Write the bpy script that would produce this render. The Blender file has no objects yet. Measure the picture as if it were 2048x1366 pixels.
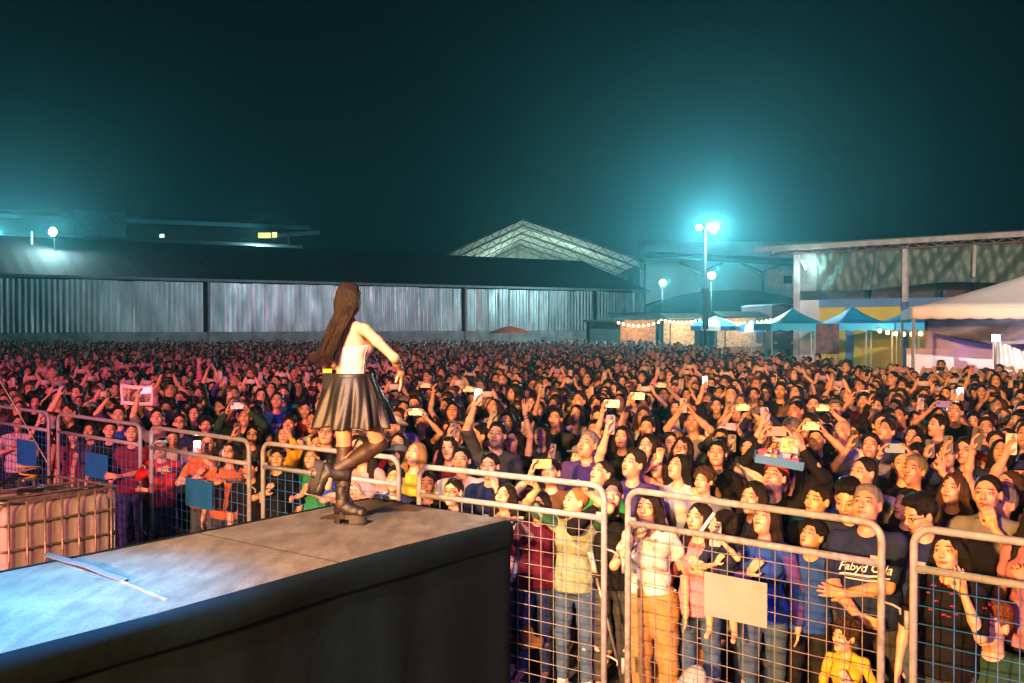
import bpy, math, random
import numpy as np
from mathutils import Vector, Matrix
from mathutils.bvhtree import BVHTree
R = math.radians
C = bpy.context.scene.collection
scene = bpy.context.scene
rng = random.Random(7)
NR = np.random.RandomState(5)

# ------------------------------------------------------------ camera
FP, U0, V0, CAMZ = 1950.0, 1024.0, 650.0, 2.7      # focal length and horizon in photo pixels (2048 wide)
cd = bpy.data.cameras.new('camera'); cam = bpy.data.objects.new('camera', cd); C.objects.link(cam)
cam.location = (0, 0, CAMZ)
cam.rotation_euler = (R(90) - math.atan((683 - V0) / FP), 0, 0)
cd.sensor_width = 36; cd.lens = 36 * FP / 2048; cd.clip_end = 800; cd.clip_start = 0.1
scene.camera = cam

def at(u, v, Y):                      # a photo pixel at depth Y
    return Vector(((u - U0) * Y / FP, Y, CAMZ - (v - V0) * Y / FP))
def atz(u, v, z):                     # a photo pixel on the plane of height z
    Y = FP * (CAMZ - z) / (v - V0)
    return at(u, v, Y)

# ------------------------------------------------------------ world and lights
w = bpy.data.worlds.new('World'); scene.world = w; w.use_nodes = True
bg = w.node_tree.nodes['Background']; bg.inputs[0].default_value = (0.02, 0.36, 0.44, 1); bg.inputs[1].default_value = 0.008
scene.view_settings.view_transform = 'Standard'; scene.view_settings.look = 'None'
scene.view_settings.exposure = 0.0; scene.view_settings.gamma = 1.0; scene.view_settings.use_curve_mapping = False
cy = scene.cycles
cy.use_denoising = True
cy.max_bounces = 5; cy.diffuse_bounces = 2; cy.glossy_bounces = 2; cy.transmission_bounces = 3; cy.transparent_max_bounces = 8
cy.volume_bounces = 0; cy.caustics_reflective = False; cy.caustics_refractive = False
cy.sample_clamp_indirect = 4.0

def aim(o, tgt):
    d = Vector(tgt) - o.location
    o.rotation_euler = d.to_track_quat('-Z', 'Y').to_euler()
def spot(name, loc, tgt, power, col, angle, blend=0.6, rad=0.15):
    l = bpy.data.lights.new(name, 'SPOT'); l.energy = power; l.color = col; l.spot_size = R(angle); l.spot_blend = blend
    l.shadow_soft_size = rad
    o = bpy.data.objects.new(name, l); C.objects.link(o); o.location = loc; aim(o, tgt); return o
def lamp(name, loc, power, col, rad=0.1):
    l = bpy.data.lights.new(name, 'POINT'); l.energy = power; l.color = col; l.shadow_soft_size = rad
    o = bpy.data.objects.new(name, l); C.objects.link(o); o.location = loc; return o
# stage rig behind the camera
spot('stage_key', (-7.5, -9, 5.2), (5.6, 11.5, 1.0), 54000, (1.0, 0.43, 0.115), 46, 1.0, 0.3)
spot('stage_key_centre', (-5.0, -11, 5.2), (1.0, 20, 1.5), 26000, (1.0, 0.42, 0.16), 34, 1.0, 0.3)
spot('stage_magenta', (-9.0, -9, 5.2), (-8.8, 10.5, 1.0), 33000, (1.0, 0.19, 0.30), 42, 1.0, 0.3)
spot('stage_performer', (-2.6, 1.4, 6.8), (-0.85, 6.3, 1.5), 5600, (1.0, 0.70, 0.54), 38, 0.9, 0.12)
spot('stage_blue', (-2.9, 3.6, 6.6), (-2.30, 4.62, 1.37), 14000, (0.0, 0.44, 1.0), 26, 1.0, 0.06)
spot('stage_purple', (5.5, -9, 7.0), (2.5, 9.5, 1.0), 4500, (0.34, 0.12, 1.0), 40, 1.0, 0.3)
# row of unseen narrow beams over the heads, added to brighten the metal shed wall
for i_, (bx, cc_, pw_) in enumerate(((-34, (.75, .95, 1), 60000), (-27, (.8, .8, 1), 60000), (-20, (1, .5, .85), 50000), (-14, (.85, .75, .9), 36000), (-8, (1, .5, .85), 50000), (-2, (1, .72, .5), 52000), (5, (.7, 1, 1), 90000), (12, (.6, 1, 1), 90000))):
    spot('added_wall_beam', (-9 + i_ * 2.0, -14, 8.6), (bx, 92, 5.6), pw_ * .80, cc_, 8, 1.0, .1)
spot('added_side_wash', (6, -14, 9), (19, 46, 4.8), 130000, (1.0, .86, .76), 20, 1.0, .2)  # unseen wash, added to brighten the open building on the right
# floodlights of the yard: their light is a lamp inside the lamp heads built further down
FLOOD = (0.55, 0.95, 1.0)

# ------------------------------------------------------------ tags
def tag(o, label=None, cat=None, group=None, kind=None):
    if label: o['label'] = label
    if cat: o['category'] = cat
    if group: o['group'] = group
    if kind: o['kind'] = kind
    return o
def empty(name, loc=(0, 0, 0), rz=0):
    o = bpy.data.objects.new(name, None); C.objects.link(o); o.location = loc; o.rotation_euler = (0, 0, rz); return o

# ------------------------------------------------------------ materials
def nd(nt, t, **kw):
    n = nt.nodes.new(t)
    for k, v in kw.items(): setattr(n, k, v)
    return n
def mth(nt, op, a, b=None, clamp=False):
    n = nd(nt, 'ShaderNodeMath', operation=op, use_clamp=clamp)
    for i, x in enumerate((a, b)):
        if x is None: continue
        if isinstance(x, (int, float)): n.inputs[i].default_value = x
        else: nt.links.new(x, n.inputs[i])
    return n.outputs[0]
def mixc(nt, f, a, b, mode='MIX'):
    n = nd(nt, 'ShaderNodeMix', data_type='RGBA', blend_type=mode)
    for i, x in ((0, f), (6, a), (7, b)):
        if isinstance(x, (int, float)): n.inputs[i].default_value = x
        elif isinstance(x, tuple): n.inputs[i].default_value = (x + (1,))[:4]
        else: nt.links.new(x, n.inputs[i])
    return n.outputs[2]
def base(name):
    m = bpy.data.materials.new(name); m.use_nodes = True
    return m, m.node_tree, m.node_tree.nodes['Principled BSDF']
def noise(nt, scale, detail=3, coord='Object', stretch=None):
    tc = nd(nt, 'ShaderNodeTexCoord'); src = tc.outputs[coord]
    if stretch:
        mp = nd(nt, 'ShaderNodeMapping'); mp.inputs['Scale'].default_value = stretch
        nt.links.new(src, mp.inputs[0]); src = mp.outputs[0]
    n = nd(nt, 'ShaderNodeTexNoise'); n.inputs['Scale'].default_value = scale; n.inputs['Detail'].default_value = detail
    nt.links.new(src, n.inputs['Vector']); return n.outputs[0]
def bump(nt, b, h, strength, dist=0.01):
    n = nd(nt, 'ShaderNodeBump'); n.inputs['Strength'].default_value = strength; n.inputs['Distance'].default_value = dist
    nt.links.new(h, n.inputs['Height']); nt.links.new(n.outputs[0], b.inputs['Normal'])
def ramp(nt, f, a, b):
    n = nd(nt, 'ShaderNodeMapRange'); n.inputs[1].default_value = a; n.inputs[2].default_value = b
    nt.links.new(f, n.inputs[0]); return n.outputs[0]
def mat(name, col, rough=0.6, metal=0.0, var=0.25, scale=3.0, bmp=0.0, bscale=40, stretch=None, coord='Object', spec=0.5):
    m, nt, b = base(name)
    f = ramp(nt, noise(nt, scale, 5, coord, stretch), 0.3, 0.7)
    c = mixc(nt, f, tuple(x * (1 - var) for x in col), tuple(min(1, x * (1 + var)) for x in col))
    nt.links.new(c, b.inputs['Base Color']); b.inputs['Roughness'].default_value = rough; b.inputs['Metallic'].default_value = metal
    b.inputs['Specular IOR Level'].default_value = spec
    if bmp: bump(nt, b, noise(nt, bscale, 4, coord, stretch), bmp)
    return m
def emis(name, col, strength):
    m, nt, b = base(name); b.inputs['Base Color'].default_value = (*col, 1)
    b.inputs['Emission Color'].default_value = (*col, 1); b.inputs['Emission Strength'].default_value = strength; return m

def face_masks(nt):
    a = nd(nt, 'ShaderNodeAttribute', attribute_name='hp'); s = nd(nt, 'ShaderNodeSeparateXYZ'); nt.links.new(a.outputs['Vector'], s.inputs[0])
    x, y, z = s.outputs
    ax = mth(nt, 'ABSOLUTE', x)
    front = mth(nt, 'MULTIPLY', mth(nt, 'GREATER_THAN', y, 0.045), mth(nt, 'LESS_THAN', y, 0.135))
    def ell(xx, cx, cz, rx, rz, soft=0.35):
        dx = mth(nt, 'DIVIDE', mth(nt, 'SUBTRACT', xx, cx), rx); dz = mth(nt, 'DIVIDE', mth(nt, 'SUBTRACT', z, cz), rz)
        d = mth(nt, 'SQRT', mth(nt, 'ADD', mth(nt, 'MULTIPLY', dx, dx), mth(nt, 'MULTIPLY', dz, dz)))
        n = nd(nt, 'ShaderNodeMapRange'); n.inputs[1].default_value = 1 + soft; n.inputs[2].default_value = 1 - soft; nt.links.new(d, n.inputs[0])
        return mth(nt, 'MULTIPLY', n.outputs[0], front)
    return ax, x, y, z, front, ell
def skin_material(name, crowd=False):
    m, nt, b = base(name)
    ax, x, y, z, front, ell = face_masks(nt)
    if crowd:
        ca = nd(nt, 'ShaderNodeAttribute', attribute_name='Col'); col = ca.outputs['Color']; alpha = 0.3
    else:
        oi = nd(nt, 'ShaderNodeObjectInfo'); col = oi.outputs['Color']; alpha = oi.outputs['Alpha']
    if not crowd:
        f = ramp(nt, noise(nt, 14, 3), 0.35, 0.7)
        col2 = mixc(nt, 1.0, col, (0.88, 0.76, 0.72), 'MULTIPLY')
        col = mixc(nt, f, col, col2)
        # redder lips and cheeks
        beard = mth(nt, 'MULTIPLY', mth(nt, 'MULTIPLY', ell(ax, 0.0, -0.085, 0.052, 0.055, 0.3), alpha), 0.75)
        col = mixc(nt, beard, col, (0.03, 0.018, 0.014))
    col = mixc(nt, mth(nt, 'MULTIPLY', ell(x, 0, -0.059, 0.025, 0.010), 0.85), col, (0.32, 0.075, 0.07))
    col = mixc(nt, ell(x, 0, -0.0585, 0.023, 0.0022, 0.5), col, (0.04, 0.01, 0.01))
    col = mixc(nt, mth(nt, 'MULTIPLY', ell(ax, 0.008, -0.034, 0.005, 0.0035), 0.8), col, (0.05, 0.015, 0.01))
    col = mixc(nt, mth(nt, 'MULTIPLY', ell(ax, 0.031, 0.030, 0.019, 0.0045), 0.9), col, (0.02, 0.012, 0.01))
    col = mixc(nt, mth(nt, 'MULTIPLY', ell(ax, 0.031, 0.006, 0.0185, 0.0100), 0.85), col, (0.05, 0.025, 0.02))
    col = mixc(nt, ell(ax, 0.031, 0.004, 0.0135, 0.0045, 0.3), col, (0.42, 0.36, 0.32))
    col = mixc(nt, ell(ax, 0.031, 0.0045, 0.0060, 0.0055, 0.3), col, (0.012, 0.007, 0.006))
    nt.links.new(col, b.inputs['Base Color'])
    b.inputs['Roughness'].default_value = 0.5 if not crowd else 0.6
    b.inputs['Specular IOR Level'].default_value = 0.45
    if not crowd:
        bump(nt, b, noise(nt, 160, 3), 0.15, 0.003)
        b.inputs['Subsurface Weight'].default_value = 0.0
    return m
def objcol_material(name, rough, var=0.2, scale=12, bmp=0.4, bscale=60, stretch=None, spec=0.3, sheen=0.0):
    m, nt, b = base(name)
    oi = nd(nt, 'ShaderNodeObjectInfo')
    f = ramp(nt, noise(nt, scale, 4, 'Object', stretch), 0.3, 0.7)
    c = mixc(nt, mth(nt, 'MULTIPLY', f, var * 2), oi.outputs['Color'], mixc(nt, 1.0, oi.outputs['Color'], (0.55, 0.55, 0.55), 'MULTIPLY'))
    nt.links.new(c, b.inputs['Base Color']); b.inputs['Roughness'].default_value = rough
    b.inputs['Specular IOR Level'].default_value = spec; b.inputs['Sheen Weight'].default_value = sheen
    if bmp: bump(nt, b, noise(nt, bscale, 4, 'Object', stretch), bmp, 0.012)
    return m
M = {}
M['skin'] = skin_material('skin')
M['crowd'] = skin_material('crowd_cloth_and_skin', True)
M['cloth'] = objcol_material('cloth', 0.85, bmp=1.0, bscale=15, spec=0.15)
M['denim'] = objcol_material('denim', 0.8, var=0.4, scale=9, bmp=0.6, bscale=26)
M['hair'] = objcol_material('hair', 0.42, var=0.5, scale=40, bmp=0.9, bscale=55, stretch=(5, 5, 0.6), spec=0.22)
M['plastic'] = objcol_material('phone_case', 0.28, var=0.1, bmp=0.0, spec=0.6)
M['leather'] = mat('black_leather', (0.008, 0.007, 0.007), 0.48, 0, 0.3, 9, 0.25, 90, spec=0.5)
M['boot'] = mat('boot_leather', (0.010, 0.008, 0.008), 0.48, 0, 0.3, 9, 0.2, 60, spec=0.4)
M['satin'] = mat('pale_satin', (0.62, 0.47, 0.46), 0.42, 0, 0.1, 20, 0.3, 60)
M['stocking'] = mat('sheer_black_stocking', (0.035, 0.018, 0.014), 0.55, 0, 0.3, 30, 0.2, 200)
M['black'] = mat('black_plastic', (0.012, 0.012, 0.013), 0.4)
M['glass'] = mat('dark_lens', (0.008, 0.007, 0.012), 0.08, spec=0.8)

# ------------------------------------------------------------ mesh builder for hard things
class MB:
    def __init__(s): s.v = []; s.f = []
    def add(s, vs, fs):
        k = len(s.v); s.v += [tuple(v) for v in vs]; s.f += [tuple(i + k for i in f) for f in fs]; return s
    def obox(s, c, ax, ay, az):       # centre and three half-axes
        c, ax, ay, az = map(Vector, (c, ax, ay, az)); vs = []
        for sz in (-1, 1):
            for sx, sy in ((-1, -1), (1, -1), (1, 1), (-1, 1)): vs.append(c + ax * sx + ay * sy + az * sz)
        return s.add(vs, [(3, 2, 1, 0), (4, 5, 6, 7), (0, 1, 5, 4), (1, 2, 6, 5), (2, 3, 7, 6), (3, 0, 4, 7)])
    def box(s, c, size, rz=0):
        a, b = math.cos(rz), math.sin(rz)
        return s.obox(c, (a * size[0] / 2, b * size[0] / 2, 0), (-b * size[1] / 2, a * size[1] / 2, 0), (0, 0, size[2] / 2))
    def bar(s, p, q, w=0.05, h=None):
        p, q = Vector(p), Vector(q); d = q - p; h = h or w
        if d.length < 1e-6: return s
        u = Vector((0, 0, 1)) if abs(d.normalized().z) < 0.95 else Vector((1, 0, 0))
        x = d.cross(u).normalized(); y = x.cross(d).normalized()
        return s.obox((p + q) / 2, d / 2, x * w / 2, y * h / 2)
    def tube(s, pts, r, n=8, r2=None):
        pts = [Vector(p) for p in pts]; rings = []; m = len(pts); prev = None
        for i, p in enumerate(pts):
            d = (pts[min(i + 1, m - 1)] - pts[max(i - 1, 0)]).normalized()
            if prev is None:
                u = Vector((0, 0, 1)) if abs(d.z) < 0.9 else Vector((1, 0, 0)); x = d.cross(u).normalized()
            else: x = (prev - d * prev.dot(d)).normalized()
            prev = x; y = d.cross(x); rr = r if r2 is None else r + (r2 - r) * i / (m - 1)
            rings.append([p + (x * math.cos(2 * math.pi * k / n) + y * math.sin(2 * math.pi * k / n)) * rr for k in range(n)])
        vs = [v for g in rings for v in g]; fs = []
        for i in range(m - 1):
            for k in range(n):
                a, b = i * n + k, i * n + (k + 1) % n; fs.append((a, b, b + n, a + n))
        fs.append(tuple(range(n))[::-1]); fs.append(tuple((m - 1) * n + k for k in range(n)))
        return s.add(vs, fs)
    def lathe(s, prof, n=16, c=(0, 0, 0)):
        vs = []; fs = []
        for (r, z) in prof:
            for k in range(n): vs.append((c[0] + r * math.cos(2 * math.pi * k / n), c[1] + r * math.sin(2 * math.pi * k / n), c[2] + z))
        for i in range(len(prof) - 1):
            for k in range(n):
                a, b = i * n + k, i * n + (k + 1) % n; fs.append((a, b, b + n, a + n))
        fs.append(tuple(range(n))[::-1]); fs.append(tuple((len(prof) - 1) * n + k for k in range(n)))
        return s.add(vs, fs)
    def sheet(s, f, nu, nv, thick=0.01):   # f(i/nu, j/nv) -> point; a closed slab
        P = [[Vector(f(i / nu, j / nv)) for j in range(nv + 1)] for i in range(nu + 1)]
        k = len(s.v); nn = (nu + 1) * (nv + 1)
        def nrm(i, j):
            a = P[min(i + 1, nu)][j] - P[max(i - 1, 0)][j]; b = P[i][min(j + 1, nv)] - P[i][max(j - 1, 0)]
            c = a.cross(b); return c.normalized() if c.length > 1e-9 else Vector((0, 0, 1))
        for sgn in (0, 1):
            for i in range(nu + 1):
                for j in range(nv + 1): s.v.append(tuple(P[i][j] - nrm(i, j) * thick * sgn))
        g = lambda i, j, q: k + q * nn + i * (nv + 1) + j
        for i in range(nu):
            for j in range(nv):
                s.f.append((g(i, j, 0), g(i + 1, j, 0), g(i + 1, j + 1, 0), g(i, j + 1, 0)))
                s.f.append((g(i, j + 1, 1), g(i + 1, j + 1, 1), g(i + 1, j, 1), g(i, j, 1)))
        for i in range(nu):
            s.f.append((g(i, 0, 1), g(i + 1, 0, 1), g(i + 1, 0, 0), g(i, 0, 0))); s.f.append((g(i, nv, 0), g(i + 1, nv, 0), g(i + 1, nv, 1), g(i, nv, 1)))
        for j in range(nv):
            s.f.append((g(0, j, 0), g(0, j + 1, 0), g(0, j + 1, 1), g(0, j, 1))); s.f.append((g(nu, j, 1), g(nu, j + 1, 1), g(nu, j + 1, 0), g(nu, j, 0)))
        return s
    def mesh(s, name, m, smooth=False):
        me = bpy.data.meshes.new(name); me.from_pydata(s.v, [], s.f); me.update()
        if m: me.materials.append(m)
        if smooth:
            me.polygons.foreach_set('use_smooth', [True] * len(me.polygons))
        return me
    def build(s, name, m, parent=None, smooth=False, color=None):
        o = bpy.data.objects.new(name, s.mesh(name, m, smooth)); C.objects.link(o)
        if parent: o.parent = parent
        if color: o.color = (*color, 1)
        return o
def sharp(me, angle=40):
    try: me.set_sharp_from_angle(angle=R(angle))
    except Exception: pass

# ------------------------------------------------------------ smooth solids: distance field + surface nets
class Field:
    def __init__(s, lo, hi, dx, zfine=None):
        s.dx = dx
        s.x = np.arange(lo[0], hi[0] + dx, dx, dtype=np.float32); s.y = np.arange(lo[1], hi[1] + dx, dx, dtype=np.float32)
        if zfine is not None and lo[2] < zfine:
            a = np.arange(lo[2], zfine, dx * 2.2); b = np.arange(a[-1] + dx * 1.5, hi[2] + dx, dx); s.z = np.concatenate([a, b]).astype(np.float32)
        else: s.z = np.arange(lo[2], hi[2] + dx, dx, dtype=np.float32)
        s.F = np.full((len(s.x), len(s.y), len(s.z)), 0.5, np.float32)
    def win(s, lo, hi, m):
        sl = []
        for ax, a, b in ((s.x, lo[0] - m, hi[0] + m), (s.y, lo[1] - m, hi[1] + m), (s.z, lo[2] - m, hi[2] + m)):
            i, j = np.searchsorted(ax, a), np.searchsorted(ax, b)
            if j <= i: return None
            sl.append(slice(i, j))
        return tuple(sl)
    def pts(s, sl):
        return np.meshgrid(s.x[sl[0]], s.y[sl[1]], s.z[sl[2]], indexing='ij', sparse=True)
    def comb(s, sl, d, k, op):
        A = s.F[sl]
        if op == 'u':
            h = np.clip(0.5 + 0.5 * (A - d) / k, 0, 1); s.F[sl] = A + (d - A) * h - k * h * (1 - h)
        elif op == 's':
            d = -d; h = np.clip(0.5 - 0.5 * (A - d) / k, 0, 1); s.F[sl] = A + (d - A) * h + k * h * (1 - h)
        elif op == 'i':
            s.F[sl] = np.maximum(A, d)
    def cap(s, a, b, ra, rb=None, k=0.02, op='u'):
        rb = ra if rb is None else rb
        a = np.array(a, float); b = np.array(b, float); r = max(ra, rb)
        sl = s.win(np.minimum(a, b) - r, np.maximum(a, b) + r, k + 3.5 * s.dx)
        if sl is None: return
        X, Y, Z = s.pts(sl); ab = b - a; L = max(float(ab @ ab), 1e-9)
        t = ((X - a[0]) * ab[0] + (Y - a[1]) * ab[1] + (Z - a[2]) * ab[2]) / L; t = np.clip(t, 0, 1)
        d = np.sqrt((X - a[0] - t * ab[0]) ** 2 + (Y - a[1] - t * ab[1]) ** 2 + (Z - a[2] - t * ab[2]) ** 2) - (ra + (rb - ra) * t)
        s.comb(sl, d.astype(np.float32), k, op)
    def ell(s, c, r, k=0.02, op='u', Rm=None):
        c = np.array(c, float); r = np.array(r, float); m = r if Rm is None else np.full(3, r.max())
        sl = s.win(c - m, c + m, k + 3.5 * s.dx)
        if sl is None: return
        X, Y, Z = s.pts(sl); X = X - c[0]; Y = Y - c[1]; Z = Z - c[2]
        if Rm is not None:
            X, Y, Z = (Rm[0, i] * X + Rm[1, i] * Y + Rm[2, i] * Z for i in range(3))
        k0 = np.sqrt((X / r[0]) ** 2 + (Y / r[1]) ** 2 + (Z / r[2]) ** 2); k1 = np.sqrt((X / r[0] ** 2) ** 2 + (Y / r[1] ** 2) ** 2 + (Z / r[2] ** 2) ** 2)
        s.comb(sl, (k0 * (k0 - 1) / np.maximum(k1, 1e-6)).astype(np.float32), k, op)
    def plane(s, p, n):               # keep the side opposite to the normal
        X, Y, Z = np.meshgrid(s.x, s.y, s.z, indexing='ij', sparse=True)
        d = (X - p[0]) * n[0] + (Y - p[1]) * n[1] + (Z - p[2]) * n[2]; s.F = np.maximum(s.F, d.astype(np.float32))
    def wobble(s, amp, f, seed=0):
        X, Y, Z = np.meshgrid(s.x, s.y, s.z, indexing='ij', sparse=True)
        s.F = s.F + (amp * (np.sin(X * f + seed + 3 * np.sin(Z * f * .45 + seed)) * np.sin(Z * f * .7 + Y * f * .8 + seed * 2) + .6 * np.sin(X * f * 1.9 - Z * f * 1.3 + seed * 3 + 2 * np.sin(Y * f * .6)))).astype(np.float32)
    def mesh(s):
        F = s.F; F[0] = F[-1] = 0.1; F[:, 0] = F[:, -1] = 0.1; F[:, :, 0] = F[:, :, -1] = 0.1
        S = F < 0; U = S.astype(np.uint8)
        c = U[:-1] + U[1:]; c = c[:, :-1] + c[:, 1:]; c = c[:, :, :-1] + c[:, :, 1:]
        I = np.argwhere((c > 0) & (c < 8)); n = len(I)
        if n == 0: return np.zeros((0, 3)), np.zeros((0, 4), int)
        off = [(a, b, d) for a in (0, 1) for b in (0, 1) for d in (0, 1)]
        V = np.stack([F[I[:, 0] + o[0], I[:, 1] + o[1], I[:, 2] + o[2]] for o in off], 1)
        acc = np.zeros((n, 3)); cnt = np.zeros(n)
        for i, a in enumerate(off):
            for j, b in enumerate(off):
                if j > i and sum(abs(a[q] - b[q]) for q in range(3)) == 1:
                    fa, fb = V[:, i], V[:, j]; mk = (fa < 0) != (fb < 0)
                    t = np.where(mk, fa / np.where(mk, fa - fb, 1), 0)
                    for q in range(3): acc[:, q] += np.where(mk, a[q] + (b[q] - a[q]) * t, 0)
                    cnt += mk
        acc /= cnt[:, None]; P = np.empty((n, 3))
        for q, ax in enumerate((s.x, s.y, s.z)):
            P[:, q] = ax[I[:, q]] + acc[:, q] * (ax[I[:, q] + 1] - ax[I[:, q]])
        vid = np.full(c.shape, -1, np.int32); vid[I[:, 0], I[:, 1], I[:, 2]] = np.arange(n)
        Q = []
        for q in range(3):
            A = [slice(None)] * 3; B = [slice(None)] * 3; A[q] = slice(0, -1); B[q] = slice(1, None)
            for r_ in range(3):
                if r_ != q: A[r_] = slice(1, -1); B[r_] = slice(1, -1)
            sa, sb = S[tuple(A)], S[tuple(B)]; E = np.argwhere(sa != sb)
            if not len(E): continue
            flip = sa[E[:, 0], E[:, 1], E[:, 2]]; E = E.copy()
            for r_ in range(3):
                if r_ != q: E[:, r_] += 1
            u, v = [(1, 2), (2, 0), (0, 1)][q]
            def g(du, dv):
                T = E.copy(); T[:, u] -= du; T[:, v] -= dv; return vid[T[:, 0], T[:, 1], T[:, 2]]
            f = np.stack([g(1, 1), g(0, 1), g(0, 0), g(1, 0)], 1); f[~flip] = f[~flip][:, ::-1]; Q.append(f)
        return P, np.concatenate(Q)
def np_mesh(name, V, Fq, m, hp=None):
    me = bpy.data.meshes.new(name)
    me.vertices.add(len(V)); me.vertices.foreach_set('co', np.asarray(V, np.float32).ravel())
    me.loops.add(len(Fq) * 4); me.loops.foreach_set('vertex_index', np.asarray(Fq, np.int32).ravel())
    me.polygons.add(len(Fq)); me.polygons.foreach_set('loop_start', np.arange(0, len(Fq) * 4, 4, dtype=np.int32))
    me.polygons.foreach_set('use_smooth', np.ones(len(Fq), bool))
    me.update(calc_edges=True)
    if hp is not None:
        a = me.attributes.new('hp', 'FLOAT_VECTOR', 'POINT'); a.data.foreach_set('vector', np.asarray(hp, np.float32).ravel())
    me.materials.append(m); return me
# ============================================================ people
def rotm(yaw, pitch, roll=0):          # head: yaw about z (+ to their left), pitch up, roll
    return np.array((Matrix.Rotation(yaw, 3, 'Z') @ Matrix.Rotation(pitch, 3, 'X') @ Matrix.Rotation(roll, 3, 'Y')))
def nrm(v):
    v = np.array(v, float); return v / max(np.linalg.norm(v), 1e-9)
def ik(S, T, l1, l2, pole):
    S, T = np.array(S, float), np.array(T, float); d = T - S; L = np.linalg.norm(d)
    if L > (l1 + l2) * .985: T = S + d / L * (l1 + l2) * .985; d = T - S; L = np.linalg.norm(d)
    a = (l1 * l1 - l2 * l2 + L * L) / (2 * L); h = math.sqrt(max(l1 * l1 - a * a, 0)); n = d / L
    p = np.array(pole, float); p = nrm(p - n * (p @ n)); return S + n * a + p * h, T
# pose: per arm (wrist, elbow pole, hand direction, palm normal, curl) for the RIGHT arm (+x); mirrored for the left
ARM = {
 'down':   ((.26, .04, .86), (.6, -1, 0), (0, .15, -1), (-1, .1, 0), .5),
 'up':     ((.30, .10, 1.90), (1, .2, -.3), (.05, -.05, 1), (0, 1, 0), .12),
 'fist':   ((.24, .14, 1.84), (1, .1, -.5), (-.1, .1, 1), (-.3, 1, 0), 1.5),
 'phone1': ((.15, .30, 1.60), (.7, -.2, -1), (-.2, .1, 1), (-.9, -.35, .1), .95),
 'phonehi': ((.17, .20, 1.87), (1, 0, -.4), (-.1, .15, 1), (-.9, -.35, .1), .95),
 'phoneH': ((.135, .30, 1.70), (1, -.1, -.8), (-.35, .2, .9), (-1, .1, -.1), .85),
 'phonelow': ((.10, .30, 1.38), (.8, -.3, -1), (-.4, .3, .9), (-1, -.2, .1), .9),
 'cheek':  ((.10, .15, 1.40), (.5, .1, -1), (-.25, -.15, 1), (-.75, -.6, 0), .35),
 'mouth':  ((.06, .19, 1.41), (.8, .1, -1), (-.35, -.15, 1), (-.2, -1, 0), .7),
 'cross':  ((-.10, .23, 1.10), (1, -.1, -.5), (-1, .1, .1), (0, -1, 0), .3),
 'clasp':  ((.03, .25, .98), (1, -.2, -.3), (-.9, .3, -.3), (0, -1, .2), .7),
 'chest':  ((.07, .20, 1.22), (1, -.1, -.7), (-.5, .1, .8), (-.6, -.8, 0), .5),
 'over':   ((.07, .02, 1.93), (1, .1, 0), (-.4, 0, .9), (-1, 0, -.3), .2),
 'rail':   ((.22, .38, 1.50), (.8, -.1, -1), (-.2, .9, .3), (0, -.2, -1), 1.1),
 'reach':  ((.10, .50, 1.36), (1, 0, -.6), (-.3, 1, 0), (0, 0, -1), .5),
 'hold':   ((.20, .30, 1.75), (1, -.1, -.6), (-.3, .2, .9), (-1, .1, 0), .8),
 'back':   ((.06, -.22, 1.0), (1, -.3, 0), (-1, 0, -.2), (0, -1, 0), .4),
}
def arm_spec(p, side):
    a = p['R'] if side > 0 else p['L']
    if isinstance(a, str): a = ARM[a]
    f = lambda v: np.array([v[0] * side, v[1], v[2]], float)
    return f(a[0]), f(a[1]), nrm(f(a[2])), nrm(f(a[3])), a[4]
def joints(p):
    fem = p['g'] != 'm'; sw = .165 if fem else .185
    J = {'sw': sw}
    J['sh'] = {1: np.array([sw, -.01, 1.372]), -1: np.array([-sw, -.01, 1.372])}
    J['leg'] = p.get('leg') or {1: ((.085, 0, .90), (.10, .02, .49), (.105, -.01, .09), (.115, .14, .035)), -1: ((-.085, 0, .90), (-.10, .02, .49), (-.105, -.01, .09), (-.115, .14, .035))}
    J['arm'] = {}
    for s in (1, -1):
        T, pole, hd, hn, curl = arm_spec(p, s); sh = J['sh'][s].copy()
        if T[2] > 1.5: sh[2] += .035
        E, W = ik(sh, T, .285, .25, pole); J['arm'][s] = (sh, E, W, hd, hn, curl)
    hs = p.get('hs', 1.06); Rm = rotm(*p.get('head', (0, 0, 0)))
    piv = np.array([0, -.012, 1.50]); J['R'] = Rm; J['hs'] = hs
    J['hc'] = piv + Rm @ (np.array([0, .022, .085]) * hs)
    return J
def hand(f, W, hd, hn, curl, side, k=.006, spread=.18, r=1.0):
    hn = nrm(hn - hd * (hn @ hd)); sd = np.cross(hd, hn) * side            # sd points away from the thumb
    th = -sd
    kn = W + hd * .080
    f.cap(W, W + hd * .03, .024, .026, .012)
    for o in (-.026, -.009, .009, .026): f.cap(W + hd * .03 + sd * o * .7, kn + sd * o, .0145, .0115, .010)
    for i, (o, L) in enumerate(((-.029, .066), (-.010, .075), (.010, .070), (.029, .054))):
        b = kn + sd * o; ang = 0; d = nrm(hd + sd * (o / .03) * spread * (1 if curl < .5 else .3)); q = b; rr = .0098 * r
        for j, fr in enumerate((.45, .32, .23)):
            ang = curl * (.35, .85, 1.15)[j]; dd = d * math.cos(ang) + hn * math.sin(ang)
            q2 = q + dd * L * fr * 1.12; f.cap(q, q2, rr, rr * .92, k); q = q2; rr *= .92
    b = W + hd * .025 + th * .022; d1 = nrm(hd * .55 + th * .8 + hn * .35); q = b + d1 * .038; f.cap(b, q, .0135, .0115, .01)
    d2 = nrm(hd * .85 + th * .35 * (1 - curl * .6) + hn * (.2 + .5 * curl)); f.cap(q, q + d2 * .034, .0115, .009, k)
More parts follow.
